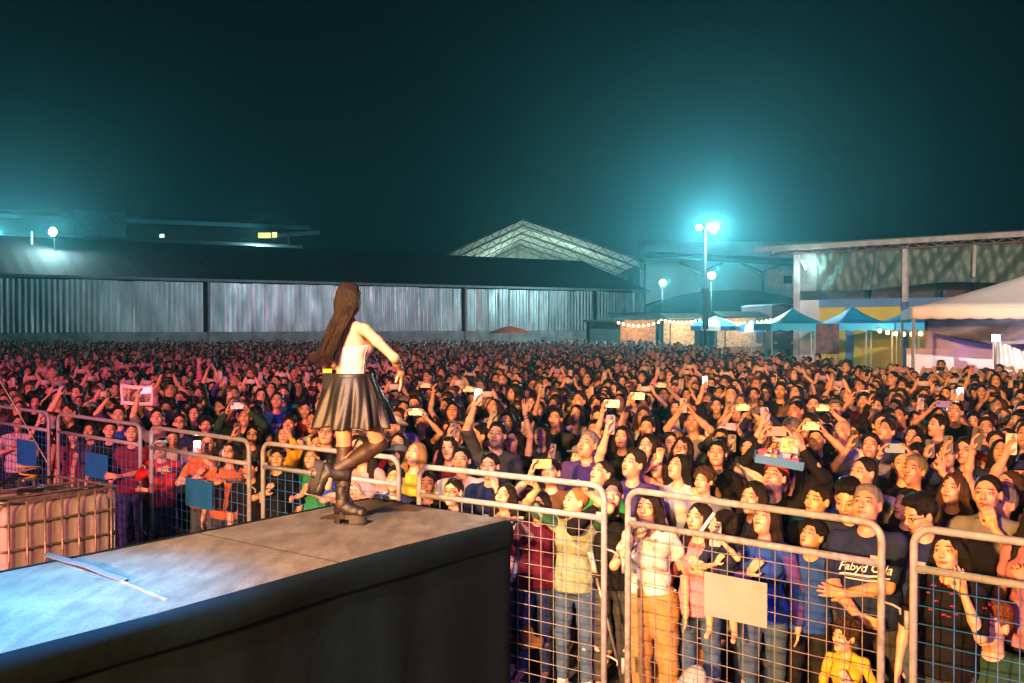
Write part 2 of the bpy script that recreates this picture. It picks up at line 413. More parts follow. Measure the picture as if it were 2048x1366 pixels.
def solid_head(f, J, fem, p):
    c, Rm, hs = J['hc'], J['R'], J['hs']; g = lambda v: c + Rm @ (np.array(v, float) * hs)
    e = lambda v, r, k=.02, op='u': f.ell(g(v), np.array(r) * hs, k * hs, op, Rm)
    jw = (.94 if fem else 1.02) * p.get('fw', 1.0); ch = p.get('chub', 0)
    e((0, -.012, .030), (.074, .092, .084)); e((0, .020, -.030), ((.056 + ch * .006) * jw, .070, .082), .03)
    e((0, .030, -.066 - p.get('fl', 0)), ((.044 + ch * .010) * jw, .052, .044), .025)
    if f.dx < .016:
        f.cap(g((-.032, .074, .022)), g((.032, .074, .022)), .012 * hs, k=.016)
        for s in (1, -1):
            e((s * .033, .102, .004), (.017, .017, .012), .012, 's'); e((s * .031, .078, .003), (.014, .010, .010), .006)
            e((s * .036, .062, -.026), (.022 + ch * .006, .020, .020), .02)
        f.cap(g((0, .086, .012)), g((0, .103 + p.get('nz', 0), -.022)), .0075 * hs, (.0115 + p.get('nz', 0)) * hs, .010)
        for s in (1, -1): e((s * .011, .092, -.028), (.009, .010, .008), .008)
        e((0, .085, -.0535), (.022, .0125, .0065), .006); e((0, .083, -.0645), (.019, .012, .0065), .006); e((0, .0955, -.059), (.020, .006, .0016), .003, 's')
        e((0, .070, -.096 - p.get('fl', 0)), (.020, .018, .016), .02)
    else: e((0, .092, -.015), (.012, .018, .022), .01)
    for s in (1, -1): e((s * .076, -.006, -.004), (.010, .019, .030), .008)
def body_field(p, dx, bare=False):
    J = joints(p); fem = p['g'] != 'm'; w = p.get('w', 1.0)
    P = [J['hc'] + .16, J['hc'] - .16] + [x for s in (1, -1) for a in (J['arm'][s],) for x in (a[0], a[1], a[2], a[2] + a[3] * .19)] + [np.array(q) for s in (1, -1) for q in J['leg'][s]]
    P = np.array(P); lo = P.min(0) - .09; hi = P.max(0) + .07; lo[1] = min(lo[1], -.2); hi[1] = max(hi[1], .2); lo[2] = P[:, 2].min() - .05
    f = Field(lo, hi, dx, .92 if not p.get('leg') else None)
    sh = 0.0 if bare else .012
    torso(f, J, fem, w, -sh)
    f.cap((0, -.018, 1.40), J['hc'] + J['R'] @ np.array([0, -.02, -.05]) * J['hs'], .058 if not fem else .047, .050 if not fem else .043, .03)
    solid_head(f, J, fem, p)
    fa = (.88 if fem else 1.05) * (.5 + .5 * w)
    for s in (1, -1):
        a, e, wr, hd, hn, curl = J['arm'][s]
        f.cap(a, a * .6 + e * .4, .046 * fa, .043 * fa, .03); f.cap(a * .6 + e * .4, e, .043 * fa, .036 * fa, .02)
        f.cap(e, e * .6 + wr * .4, .037 * fa, .036 * fa, .02); f.cap(e * .6 + wr * .4, wr, .036 * fa, .024 * fa, .02)
        if dx < .016: hand(f, wr, hd, hn, curl, s)
        else:
            f.cap(wr, wr + hd * .10, .030, .034, .01); f.cap(wr + hd * .1, wr + hd * .155, .03, .02, .01)
        h, kn, an, toe = [np.array(q) for q in J['leg'][s]]
        f.cap(h, kn, .078, .052, .03); f.cap(kn, kn * .7 + an * .3, .052, .055, .02); f.cap(kn * .7 + an * .3, an, .055, .034, .02); f.cap(an - np.array([0, .02, .03]), toe, .036, .030, .02)
    return f, J
def torso(f, J, fem, w, o):
    f.ell((0, 0, 1.26), (J['sw'] * .84 * w + o, .100 * w + o, .175), .04)
    [f.cap((0, -.015, 1.405), (q * (J['sw'] - .02), -.012, 1.378), .048 + o * .8, .038 + o * .8, k=.03) for q in (1, -1)]
    f.ell((0, .005, 1.09), ((.118 if fem else .142) * w + o, (.085 if fem else .10) * w + o * 1, .19), .05)
    f.ell((0, 0, .94), ((.158 if fem else .142) * w + o, .108 * w + o, .11), .05)
    if fem:
        for s in (1, -1): f.ell((s * .068, .072, 1.255), (.062 + o, .055 + o, .062 + o), .04)
def shirt_mesh(p, J, dx):
    fem = p['g'] != 'm'; w = p.get('w', 1.0); sl = p.get('sleeve', 1.0)
    lo = np.array([-.34, -.26, .70]); hi = np.array([.34, .30, 1.56])
    for s in (1, -1):
        for q in J['arm'][s][:3]:
            lo = np.minimum(lo, q - .1); hi = np.maximum(hi, q + .1)
    f = Field(lo, hi, dx * 1.15)
    o = .010 + p.get('loose', .006)
    torso(f, J, fem, w, o)
    hem = p.get('hem', .86)
    if hem < .95:
        f.cap((-.04, 0, 1.0), (-.04, 0, .88), .108 * w + .02, .112 * w + .02, .05); f.cap((.04, 0, 1.0), (.04, 0, .88), .108 * w + .02, .112 * w + .02, .05)
    fa = (.88 if fem else 1.05) * (.5 + .5 * w)
    for s in (1, -1):
        a, e, wr = J['arm'][s][:3]
        if sl <= 0: continue
        t = min(sl, 1.0); f.cap(a, a + (e - a) * t, .044 * fa + .010, .045 * fa + .010, .025)
        if sl > 1: f.cap(e, e + (wr - e) * min(sl - 1, .93), .046 * fa + .006, .032 * fa + .006, .03)
    f.wobble(.0032 + p.get('loose', .006) * .35, 26, p.get('seed', 0))
    if 'zip' in p: pass
    v = p.get('vneck', 0)
    f.ell((0, .035, 1.47), (.072, .085, .065), .008, 's')
    if v: f.cap((0, .12, 1.43), (0, .15, 1.43 - v), .045, .012, .008, 's')
    if sl <= 0:
        for s in (1, -1): f.cap((s * J['sw'] * 1.06, -.14, 1.41), (s * J['sw'] * 1.06, .14, 1.41), .052, k=.01, op='s')
    if sl < 1 and sl > 0:
        for s in (1, -1): pass
    f.plane((0, 0, hem), (0, 0, -1))
    if p.get('collar'):
        f.cap((-.05, -.05, 1.44), (-.055, .05, 1.425), .016, k=.008); f.cap((.05, -.05, 1.44), (.055, .05, 1.425), .016, k=.008); f.cap((-.05, -.055, 1.45), (.05, -.055, 1.45), .018, k=.01)
    return f.mesh()
def trouser_mesh(p, J, dx):
    fem = p['g'] != 'm'; w = p.get('w', 1.0); L = p.get('pant', 'long')
    P = np.array([q for s in (1, -1) for q in J['leg'][s]]); lo = P.min(0) - .14; hi = P.max(0) + .12; lo[2] = P[:, 2].min() - .03; hi[2] = 1.10; lo[1] = min(lo[1], -.2); hi[1] = max(hi[1], .2)
    f = Field(lo, hi, dx * 1.5)
    f.ell((0, 0, .94), ((.165 if fem else .155) * w + .008, .112 * w + .008, .13), .05); f.cap((-.05, 0, 1.0), (.05, 0, 1.0), .105, k=.04)
    lw = p.get('legw', 1.0)
    for s in (1, -1):
        h, kn, an, toe = [np.array(q) for q in J['leg'][s]]
        if L == 'short': f.cap(h, h + (kn - h) * .8, .092, .085, .03)
        else: f.cap(h, kn, .092 * lw, .066 * lw, .03); f.cap(kn, an + (kn - an) * .08, .066 * lw, .052 * lw ** 1.5, .02)
    f.wobble(.0045, 24, p.get('seed', 0) + 3)
    if not p.get('leg'): f.plane((0, 0, p.get('waist', 1.02)), (0, 0, 1))
    return f.mesh()
def hair_mesh(p, J, dx):
    st = p['hair']; c, Rm, hs = J['hc'], J['R'], J['hs']; g = lambda v: c + Rm @ (np.array(v, float) * hs)
    if st == 'bald': return None
    long_ = st in ('long', 'longfwd', 'wavy', 'mid'); drop = {'long': .42, 'longfwd': .40, 'wavy': .36, 'mid': .22}.get(st, 0)
    lo = c - np.array([.20, .22, .17 + drop]); hi = c + np.array([.20, .20, .20]); f = Field(lo, hi, dx)
    e = lambda v, r, k=.015, op='u': f.ell(g(v), np.array(r) * hs, k * hs, op, Rm)
    sd = p.get('seed', 0)
    if st == 'buzz': e((0, -.016, .034), (.0785, .095, .087)); 
    elif st == 'quiff':
        e((0, -.018, .036), (.081, .097, .090)); e((.0, .045, .098), (.055, .050, .030), .03); e((0, -.01, .105), (.06, .07, .025), .03)
    elif st == 'fringe':
        e((0, -.016, .040), (.088, .104, .092)); e((0, .058, .068), (.064, .036, .030), .02)
    elif st == 'curly':
        e((0, -.016, .046), (.096, .110, .096))
        for i in range(26):
            a = sd + i * 2.4; b = (i / 26) * 1.3 - .1
            e((math.cos(a) * math.cos(b) * .088, -.02 + math.sin(a) * math.cos(b) * .10, .045 + math.sin(b) * .092), (.024, .024, .022), .01)
    elif st == 'short': e((0, -.018, .036), (.082, .098, .090)); e((0, .03, .09), (.055, .05, .026), .03)
    elif st == 'bun': e((0, -.018, .036), (.080, .097, .088)); e((0, -.105, .05), (.040, .038, .038), .01)
    else:
        e((0, -.020, .034), (.084, .100, .089)); e((0, -.03, -.02), (.082, .08, .08), .03)
    if st == 'pony':
        f.cap(g((0, -.10, .05)), g((0, -.15, .0)), .028, .032, .02); f.cap(g((0, -.15, .0)), g((0, -.14, -.16)), .032, .012, .02)
    # open the face
    if st in ('buzz', 'quiff', 'short', 'curly', 'fringe'):
        fz = {'fringe': -.045, 'curly': -.03}.get(st, -.035)
        e((0, .088, fz), (.072, .070, .095 if st in ('fringe', 'curly') else .117), .010, 's'); 
        e((0, .02, -.125), (.12, .14, .085), .02, 's')
        for s in (1, -1): e((s * .085, .005, -.02), (.02, .030, .036), .01, 's')
    elif st in ('bun', 'pony'):
        e((0, .088, -.030), (.072, .074, .092), .010, 's'); e((0, .02, -.135), (.12, .12, .09), .02, 's')
        for s in (1, -1): e((s * .085, .0, -.008), (.02, .026, .034), .01, 's')
    else:
        e((0, .100, -.038), (.061, .078, .108), .012, 's'); e((0, .12, -.02), (.03, .08, .085), .02, 's')
    if long_:
        zt = c[2] - drop
        for s in (1, -1):
            x0 = .075
            fw = {'longfwd': .10, 'wavy': .06, 'mid': .02}.get(st, .0)
            a = g((s * .078, -.012, .0)); b = np.array([s * .098, c[1] * .5 - .01 + fw * .6, 1.44]); d = np.array([s * .105, fw * 1.15 + (.02 if fw else -.10), zt])
            f.cap(a, b, .026, .036, .03); f.cap(b, d, .036, .022, .03)
            a = g((s * .05, -.07, .0)); b = np.array([s * .06, -.085, 1.43]); d = np.array([s * .07, -.135, zt + .02])
            f.cap(a, b, .04, .04, .03); f.cap(b, d, .04, .03, .03)
        f.cap(g((0, -.08, .0)), (0, -.10, 1.42), .05, .045, .03); f.cap((0, -.10, 1.42), (0, -.14, zt), .045, .03, .03)
        # keep the neck and the throat clear
        f.cap((0, .05, 1.50), (0, .13, 1.30), .050, .05, .01, 's')
    amp = {'buzz': .0005, 'curly': .004, 'wavy': .006}.get(st, .0032)
    X, Y, Z = np.meshgrid(f.x, f.y, f.z, indexing='ij', sparse=True)
    wv = .012 if st == 'wavy' else .003
    f.F = f.F + (amp * (np.sin(X * 190 + 60 * wv * np.sin(Z * 40 + sd) + sd) * np.sin(Y * 170 + 2 * np.sin(Z * 31)) + .7 * np.sin((X + Y) * 95 + Z * 22 + sd))).astype(np.float32)
    return f.mesh()
def cap_mesh(p, J, dx):
    c, Rm, hs = J['hc'], J['R'], J['hs']; g = lambda v: c + Rm @ (np.array(v, float) * hs); kind = p['cap']
    f = Field(c - .24, c + .24, dx * .9); e = lambda v, r, k=.01, op='u': f.ell(g(v), np.array(r) * hs, k, op, Rm)
    e((0, -.015, .050), (.090, .106, .082)); n = Rm @ np.array([0, .12, -1.0])
    f.plane(g((0, 0, .052)), nrm(n))
    if kind == 'cap': e((0, .118, .052), (.066, .075, .009), .006)
    elif kind == 'backcap': e((0, -.125, .045), (.062, .06, .009), .006)
    elif kind == 'bucket': e((0, -.01, .050), (.150, .160, .012), .01); e((0, -.01, .075), (.10, .11, .06), .01)
    elif kind == 'beanie': e((0, -.02, .085), (.088, .095, .062), .02); f.cap(g((-.08, 0, .06)), g((.08, 0, .06)), .02, k=.01)
    elif kind == 'visor': e((0, .105, .052), (.070, .065, .008), .006)
    return f.mesh()
def glasses_obj(J, parent):
    c, Rm, hs = J['hc'], J['R'], J['hs']; g = lambda v: tuple(c + Rm @ (np.array(v, float) * hs)); mb = MB()
    for s in (1, -1):
        mb.tube([g((s * .033 + .021 * math.cos(a), .106 - .012 * abs(math.cos(a)) , .003 + .016 * math.sin(a))) for a in [i * math.pi / 6 for i in range(13)]], .0019, 5)
        mb.tube([g((s * .054, .095, .008)), g((s * .079, .03, .01)), g((s * .080, -.02, .004))], .0019, 5)
    mb.tube([g((-.012, .108, .006)), g((.012, .108, .006))], .0019, 5)
    return mb.build('glasses', M['black'], parent)

PHONE_PARTS = None; PCN = {}
def make_phone(world, color, label, torch=False, group='phones held up to film the show'):
    """world: 4x4, x = long side, y = out of the back of the phone"""
    mb = MB(); n = 5; L, W_, T = .158, .076, .0088; r = .012; ring = []
    for (cx, cz, a0) in ((L / 2 - r, W_ / 2 - r, 0), (-L / 2 + r, W_ / 2 - r, 90), (-L / 2 + r, -W_ / 2 + r, 180), (L / 2 - r, -W_ / 2 + r, 270)):
        for i in range(4): a = R(a0 + 30 * i); ring.append((cx + r * math.cos(a), cz + r * math.sin(a)))
    m = len(ring); vs = [(x, -T / 2, z) for x, z in ring] + [(x, T / 2, z) for x, z in ring]
    mb.add(vs, [tuple(range(m))[::-1][::-1], tuple(range(m, 2 * m))[::-1]] + [(i, i + m, (i + 1) % m + m, (i + 1) % m) for i in range(m)])
    global PHONE_PARTS
    if PHONE_PARTS is None:
        cb = MB().box((.055, T / 2 + .0015, .012), (.036, .003, .036))
        ln = MB()
        for (a, b) in ((.047, .02), (.047, .004), (.063, .012)): ln.box((a, T / 2 + .004, b), (.011, .002, .011))
        sc = MB().box((0, -T / 2 - .0006, 0), (.150, .001, .069))
        PHONE_PARTS = (mb.mesh('phone', M['plastic']), cb.mesh('camera_bump', M['plastic']), ln.mesh('lens', M['glass']), sc.mesh('screen', M['screen']), MB().box((.060, T / 2 + .005, -.018), (.012, .004, .012)).mesh('torch_light', M['torch']))
    o = bpy.data.objects.new('mobile_phone', PHONE_PARTS[0]); C.objects.link(o); o.matrix_world = world; o.color = (*[x * .6 for x in color], 1)
    tag(o, label, 'phone', group); PCN[o.name] = next((n_ for n_ in CNAME if CNAME[n_] == color), 'dark')
    dk = tuple(x * .45 for x in color)
    for nm, me, cc in (('camera_bump', PHONE_PARTS[1], dk), ('lens', PHONE_PARTS[2], dk), ('screen', PHONE_PARTS[3], dk)) + ((('torch_light', PHONE_PARTS[4], dk),) if torch else ()):
        q = bpy.data.objects.new(nm, me); C.objects.link(q); q.parent = o; q.color = (*cc, 1)
    if torch:
        l = lamp('torch_lamp', (.060, .03, -.018), 9, (.9, 1, .9), .008); l.parent = o
    return o
M['screen'] = emis('phone_screen', (.5, .55, .7), 0.35)
M['torch'] = emis('torch_light', (.9, 1, .92), 90)

CNAME = {'black': (.008, .008, .009), 'navy': (.015, .025, .075), 'white': (.52, .50, .49), 'grey': (.16, .16, .17), 'red': (.45, .02, .02), 'blue': (.02, .07, .40), 'green': (.03, .25, .06),
 'purple': (.07, .04, .18), 'lilac': (.36, .28, .48), 'pink': (.62, .20, .28), 'yellow': (.60, .40, .04), 'orange': (.70, .16, .04), 'brown': (.12, .06, .03), 'cream': (.48, .40, .30),
 'maroon': (.16, .015, .03), 'teal': (.02, .16, .18), 'darkgreen': (.02, .06, .035), 'denimblue': (.05, .10, .20), 'tan': (.38, .22, .08), 'greygreen': (.22, .28, .20), 'skyblue': (.12, .32, .65), 'charcoal': (.045, .045, .05)}
HAIRC = {'black': (.006, .005, .005), 'dark': (.014, .009, .007), 'brown': (.07, .035, .018), 'blond': (.35, .18, .06), 'grey': (.20, .18, .17), 'red': (.20, .06, .02)}
def skin_tone(t): return tuple(a * (1 - t) + b * t for a, b in zip((.66, .39, .27), (.36, .19, .115)))

FOCUS = Vector((-3.0, -3.0, 0))
ARCH = {}
def person_meshes(p, dx, shoes):
    f, J = body_field(p, dx); V, Q = f.mesh()
    hp = (V - J['hc']) @ J['R'] / J['hs']
    out = {'body': np_mesh('person', V, Q, M['skin'], hp), 'J': J}
    V, Q = shirt_mesh(p, J, dx); out['shirt'] = np_mesh('shirt', V, Q, M['cloth']); out['shirtVQ'] = (V, Q)
    V, Q = trouser_mesh(p, J, dx); out['trousers'] = np_mesh('trousers', V, Q, M['denim'])
    h = hair_mesh(p, J, dx)
    if h and len(h[0]): out['hair'] = np_mesh('hair', h[0], h[1], M['hair'])
    if p.get('cap'): V, Q = cap_mesh(p, J, dx); out['cap'] = np_mesh('cap', V, Q, M['cloth'])
    if shoes:
        out['shoe'] = []
        for s in (1, -1):
            h_, kn, an, toe = [np.array(q) for q in J['leg'][s]]; F = Field(np.minimum(an, toe) - .09, np.maximum(an, toe) + .08, .010)
            F.cap(an - np.array([0, .03, .045]), toe - np.array([0, 0, .0]), .046, .042, .02); F.cap(an, an - np.array([0, .0, .04]), .048, .045, .02); F.plane((0, 0, .002), (0, 0, -1)); V, Q = F.mesh(); out['shoe'].append(np_mesh('shoe', V, Q, M['cloth']))
    return out
def stand(p, ms, X, Y, z0=0.0, scale=1.0, rz=None, cols=None, label='', group=None, name='person'):
    o = bpy.data.objects.new(name, ms['body']); C.objects.link(o); o.location = (X, Y, z0); o.scale = (scale,) * 3
    if rz is None:
        d = FOCUS - Vector((X, Y, 0)); rz = math.atan2(d.y, d.x) - math.pi / 2
    o.rotation_euler = (NR.uniform(-.05, .02), NR.uniform(-.05, .05), rz)
    tag(o, label, 'person', group)
    o.color = (*cols['skin'], cols.get('beard', 0))
    for k in ('shirt', 'trousers', 'hair', 'cap'):
        if k in ms:
            q = bpy.data.objects.new(k, ms[k]); C.objects.link(q); q.parent = o; q.color = (*cols[k], 1)
    for me in ms.get('shoe', []):
        q = bpy.data.objects.new('shoe', me); C.objects.link(q); q.parent = o; q.color = (*cols.get('shoe', (.5, .5, .5)), 1)
    if p.get('glasses'): glasses_obj(ms['J'], o)
    bpy.context.view_layer.update if False else None
    return o
def local_to_world(o):
    return Matrix.LocRotScale(o.location, o.rotation_euler, o.scale)
def hand_center(J, s, along=.085, out=.03):
    a, e, wr, hd, hn, curl = J['arm'][s]; hn = nrm(hn - hd * (hn @ hd)); return wr + hd * along + hn * out, hd, hn
def phone_for(o, p, J, color, label, torch=False):
    """a phone in the hands of person o"""
    Wm = local_to_world(o); Wn = Matrix.LocRotScale(o.location, o.rotation_euler, None); sc = o.scale[0]
    hor = p.get('phone') == 'H'
    if hor:
        c1, c2 = hand_center(J, 1)[0], hand_center(J, -1)[0]; c = (c1 + c2) / 2 + np.array([0, .0, .012]); X = Vector((1, 0, 0)); 
        if p.get('two', True) is False: c = c1 + np.array([-.06, 0, .02])
        Y = Vector((0, 1, .15)).normalized()
    else:
        s = 1 if p.get('phoneside', 1) > 0 else -1
        c, hd, hn = hand_center(J, s, .095, .028); X = Vector((0, -.25, 1)).normalized(); Y = Vector((0.1, 1, .25)).normalized()
        if p.get('tilt'): X = Vector((p['tilt'], -.2, 1)).normalized()
    Z = X.cross(Y).normalized(); Y = Z.cross(X).normalized()
    Rm = Matrix((X, Y, Z)).transposed().to_4x4()
    loc = Wm @ Vector(c)
    return make_phone(Matrix.Translation(loc) @ Wn.to_3x3().to_4x4() @ Rm, color, label, torch)
# ============================================================ the setting
m_asphalt = mat('asphalt', (0.045, 0.045, 0.047), 0.9, 0, 0.35, 1.2, 0.4, 60)
g = MB().box((0, 90, -0.05), (600, 420, 0.1)).build('ground', m_asphalt); g['kind'] = 'structure'

# ---------------- catwalk stage
DZ = 1.37
B0 = atz(1022, 1040, DZ); C0 = atz(740, 998, DZ); n_ = (C0 - B0); WID = n_.length; n_.normalize(); d_ = Vector((-n_.y, n_.x, 0))
if d_.x > 0: d_ = -d_
LEN = 11.0
m_deck = None
def deck_material():
    m, nt, b = base('worn_plywood_deck')
    f = ramp(nt, noise(nt, 2.2, 8, 'Object'), .3, .72); c = mixc(nt, f, (.135, .112, .092), (.235, .200, .165))
    f2 = ramp(nt, noise(nt, 11, 6, 'Object', (1, .25, 1)), .42, .62); c = mixc(nt, mth(nt, 'MULTIPLY', f2, .6), c, (.085, .070, .058))
    f3 = ramp(nt, noise(nt, 45, 3, 'Object', (1, .12, 1)), .62, .72); c = mixc(nt, mth(nt, 'MULTIPLY', f3, .45), c, (.20, .15, .12))
    nt.links.new(c, b.inputs['Base Color']); nt.links.new(ramp(nt, noise(nt, 6, 4), -.2, 1.1), b.inputs['Roughness'])
    bump(nt, b, noise(nt, 30, 6), .35, .01)
    f4 = ramp(nt, noise(nt, 70, 8), .35, .65); c = mixc(nt, mth(nt, 'MULTIPLY', f4, .5), c, (.07, .055, .045)); nt.links.new(c, b.inputs['Base Color']); return m
stage = empty('catwalk_stage', B0 - Vector((0, 0, DZ))); tag(stage, 'long raised catwalk with worn brown deck and black cloth skirt', 'stage')
def SP(a, n, z): return d_ * a + n_ * n + Vector((0, 0, z))         # in the stage's own frame
dk = MB().obox(SP(LEN / 2 + .004, WID / 2, DZ - .03), d_ * (LEN / 2), n_ * (WID / 2 - .006), Vector((0, 0, .03)))
dk.build('deck', deck_material(), stage)
m_vinyl = mat('black_vinyl_skirt', (.0018, .0075, .012), .85, 0, .35, 1.6, .35, 14, spec=.12)
def skirt_f(seed, amp, off, z1, z0):
    # a sheet that runs along the near long side, round the corner and along the end
    def f(u, v):
        L = LEN + WID; s_ = u * L; z = z1 + (z0 - z1) * v
        k = amp * (.25 + v) * (math.sin(s_ * 9 + 1.5 * math.sin(s_ * 2.3 + seed)) + .5 * math.sin(s_ * 17 + seed))
        if s_ < LEN - .05: return SP(LEN - s_, -off - abs(k) if False else -off + k, z)
        if s_ < LEN + .05:
            t = (s_ - LEN + .05) / .1; a = t * math.pi / 2; return SP(.05 - math.sin(a) * (.05 + off) , .05 - math.cos(a) * (.05 + off) , z)
        return SP(-off + k, s_ - LEN, z)
    return f
MB().sheet(skirt_f(1, .007, .012, DZ - .012, .01), 420, 10, .004).build('skirt', m_vinyl, stage, True)
def roll_f(u, v):                   # the folded band along the top of the skirt
    L = LEN + WID; s_ = u * L; a = v; rad = .022 + .004 * math.sin(s_ * 3)
    z = DZ + .004 - .17 * a + .006 * math.sin(s_ * 2.1); off = .030 + .012 * math.sin(a * math.pi) + .006 * math.sin(s_ * 5 + a * 2)
    if a < .12: off = -.012 + (off + .012) * (a / .12)
    if s_ < LEN - .06: return SP(LEN - s_, -off, z)
    if s_ < LEN + .06:
        t = (s_ - LEN + .06) / .12; b = t * math.pi / 2; return SP(.06 - math.sin(b) * (.06 + off), .06 - math.cos(b) * (.06 + off), z)
    return SP(-off, s_ - LEN, z)
MB().sheet(roll_f, 420, 10, .004).build('skirt_band', m_vinyl, stage, True)
MB().obox(SP(LEN / 2, WID + .012, DZ - .10), d_ * (LEN / 2), n_ * .010, Vector((0, 0, .105))).build('edge_trim', m_vinyl, stage)
for a_j in (1.55,): MB().bar(SP(a_j, .0, DZ + .001), SP(a_j, WID, DZ + .001), .007, .005).build('deck_joint', mat('dark_joint', (.03, .025, .02), .9), stage)
pa, pb = atz(330, 1203, DZ) - stage.location, atz(110, 1112, DZ) - stage.location
mb = MB().bar(Vector((pa.x, pa.y, DZ + .003)), Vector((pb.x, pb.y, DZ + .003)), .016, .006); mb.build('deck_joint', mat('joint_strip', (.22, .17, .14), .6, 0, .4, 12), stage)
# loose strip of tape curling up over the joint
p1, p2 = atz(85, 1113, DZ), atz(248, 1166, DZ); dd = p2 - p1; nn = Vector((-dd.y, dd.x, 0)).normalized()
def strip(u, v):
    wv = .005 + .010 * math.sin(u * 3.1) ** 2 + .002 * math.sin(u * 14)
    return p1 + dd * u + nn * ((v - .5) * .045) + Vector((0, 0, wv + .012 * v))
o = MB().sheet(strip, 40, 3, .002).build('loose_tape_strip', mat('pale_tape', (.09, .09, .10), .5, 0, .15, 8), None, True)
tag(o, 'loose pale strip of tape lifting off the catwalk deck joint', 'tape')

# ---------------- water tank in a cage beside the catwalk
td = d_.copy(); tn = n_.copy()
tr = atz(234, 972, 1.28); T0 = Vector((tr.x, tr.y, 0))
tank = empty('water_tank', T0); tag(tank, 'square dirty white water tank in a metal cage beside the catwalk', 'water tank')
TW, TD, TH = 1.03, 1.03, 1.28
def TP(a, n, z): return td * a + tn * n + Vector((0, 0, z))
def tank_skin():
    nseg = 14; mb = MB(); rings = []
    prof = [(.16, .0), (.17, .012), (.60, .004), (1.10, .0), (1.18, -.01), (1.215, -.035), (1.225, -.08)]
    for z, o in prof:
        ring = []
        r = .10
        for (ca, cn, a0) in ((TW - r, TD - r, 0), (r, TD - r, 90), (r, r, 180), (TW - r, r, 270)):
            for i in range(nseg):
                a = R(a0 + 90 * i / (nseg - 1)); ring.append((ca + (r + o - .03) * math.cos(a), cn + (r + o - .03) * math.sin(a)))
        dense = []
        m = len(ring)
        for i in range(m):
            a, b = Vector(ring[i]), Vector(ring[(i + 1) % m]); k = 24 if (b - a).length > .2 else 1
            for j in range(k):
                q = a + (b - a) * j / k; ctr = Vector((TW / 2, TD / 2)); bul = 0
                if k > 1 and .2 < z < 1.18: t = j / k; bul = -.012 * (abs(math.cos(t * math.pi * 5)) ** 14)
                dv = (q - ctr).normalized(); dense.append(q + dv * bul)
        rings.append([TP(q.x, q.y, z) for q in dense])
    m = len(rings[0]); vs = [v for r_ in rings for v in r_]; fs = []
    for i in range(len(rings) - 1):
        for k in range(m): a, b = i * m + k, i * m + (k + 1) % m; fs.append((a, b, b + m, a + m))
    fs.append(tuple((len(rings) - 1) * m + k for k in range(m))); mb.add(vs, fs); return mb
def tank_mat():
    m, nt, b = base('stained_plastic'); f = ramp(nt, noise(nt, 5, 8, 'Object', (1, 1, .5)), .35, .7)
    c = mixc(nt, f, (.44, .38, .37), (.58, .53, .53)); f2 = ramp(nt, noise(nt, 18, 6, 'Object', (1, 1, .3)), .52, .75)
    c = mixc(nt, mth(nt, 'MULTIPLY', f2, .55), c, (.17, .11, .08)); nt.links.new(c, b.inputs['Base Color']); b.inputs['Roughness'].default_value = .45
    bump(nt, b, noise(nt, 9, 4), .3, .02); return m
tank_skin().build('plastic_bottle', tank_mat(), tank, True)
mcage = mat('dull_galvanised', (.30, .26, .23), .45, .6, .4, 20)
cg = MB(); e_ = -.004
for z in (.22, .43, .65, .87, 1.08, 1.27):
    rr = .07; pts = []
    for (ca, cn, a0) in ((TW - rr, TD - rr, 0), (rr, TD - rr, 90), (rr, rr, 180), (TW - rr, rr, 270)):
        for i in range(5): a = R(a0 + 22.5 * i); pts.append(TP(ca + rr * math.cos(a), cn + rr * math.sin(a), z))
    cg.tube(pts + [pts[0]], .011 if z < 1.2 else .013, 6)
for side in range(4):
    for i in range(7):
        t = .07 + (TW - .14) * i / 6
        a, n = ((t, -.006), (t, TD + .006), (-.006, t), (TW + .006, t))[side]; cg.tube([TP(a, n, .14), TP(a, n, 1.27)], .0095, 6)
cg.build('cage', mcage, tank, True)
tb = MB()
for n in (.33, .66):
    tb.tube([TP(.0, n, 1.265), TP(.04, n, 1.25), TP(TW - .04, n, 1.25), TP(TW, n, 1.265)], .012, 6)
tb.build('top_bar', mcage, tank, True)
MB().lathe([(.11, 0), (.12, .03), (.115, .05), (.03, .055)], 20, tuple(TP(TW * .52, TD * .45, 1.222))).build('filler_cap', M['black'], tank, True)
pl = MB()
for n in (.06, TD / 2, TD - .06): pl.obox(TP(TW / 2, n, .06), td * TW / 2, tn * .05, Vector((0, 0, .05)))
pl.obox(TP(TW / 2, TD / 2, .125), td * TW / 2, tn * TD / 2, Vector((0, 0, .012))); pl.build('pallet', mcage, tank)
# hoses lying on the tank
def hose(name, pts, r, label, m):
    o = MB().tube(pts, r, 8).build(name, m, None, True); tag(o, label, 'hose')
P0 = lambda a, n, z: T0 + TP(a, n, z)
hose('hose', [P0(.2 + .9 * t + .03 * math.sin(9 * t), .93 + .06 * math.sin(t * 7), 1.30 + .03 * math.sin(t * 11)) for t in [i / 24 for i in range(25)]], .019, 'thick black hose lying along the far rim of the water tank', M['black'])
hose('rope', [P0(.35 + .05 * math.cos(t) * (1 + t / 9), .86 + .05 * math.sin(t), 1.285 + .012 * t) for t in [i * .5 for i in range(26)]], .008, 'small yellow rope coil on the tank rim', mat('yellow_rope', (.45, .32, .12), .8))
o = MB().tube([at(-120, 560, 8.6), at(-20, 728, 8.4), at(95, 930, 8.2)], .0035, 6).build('guy_wire', mat('wire', (.45, .38, .36), .5), None, True); tag(o, 'thin pale guy wire running up and left from the water tank', 'wire')

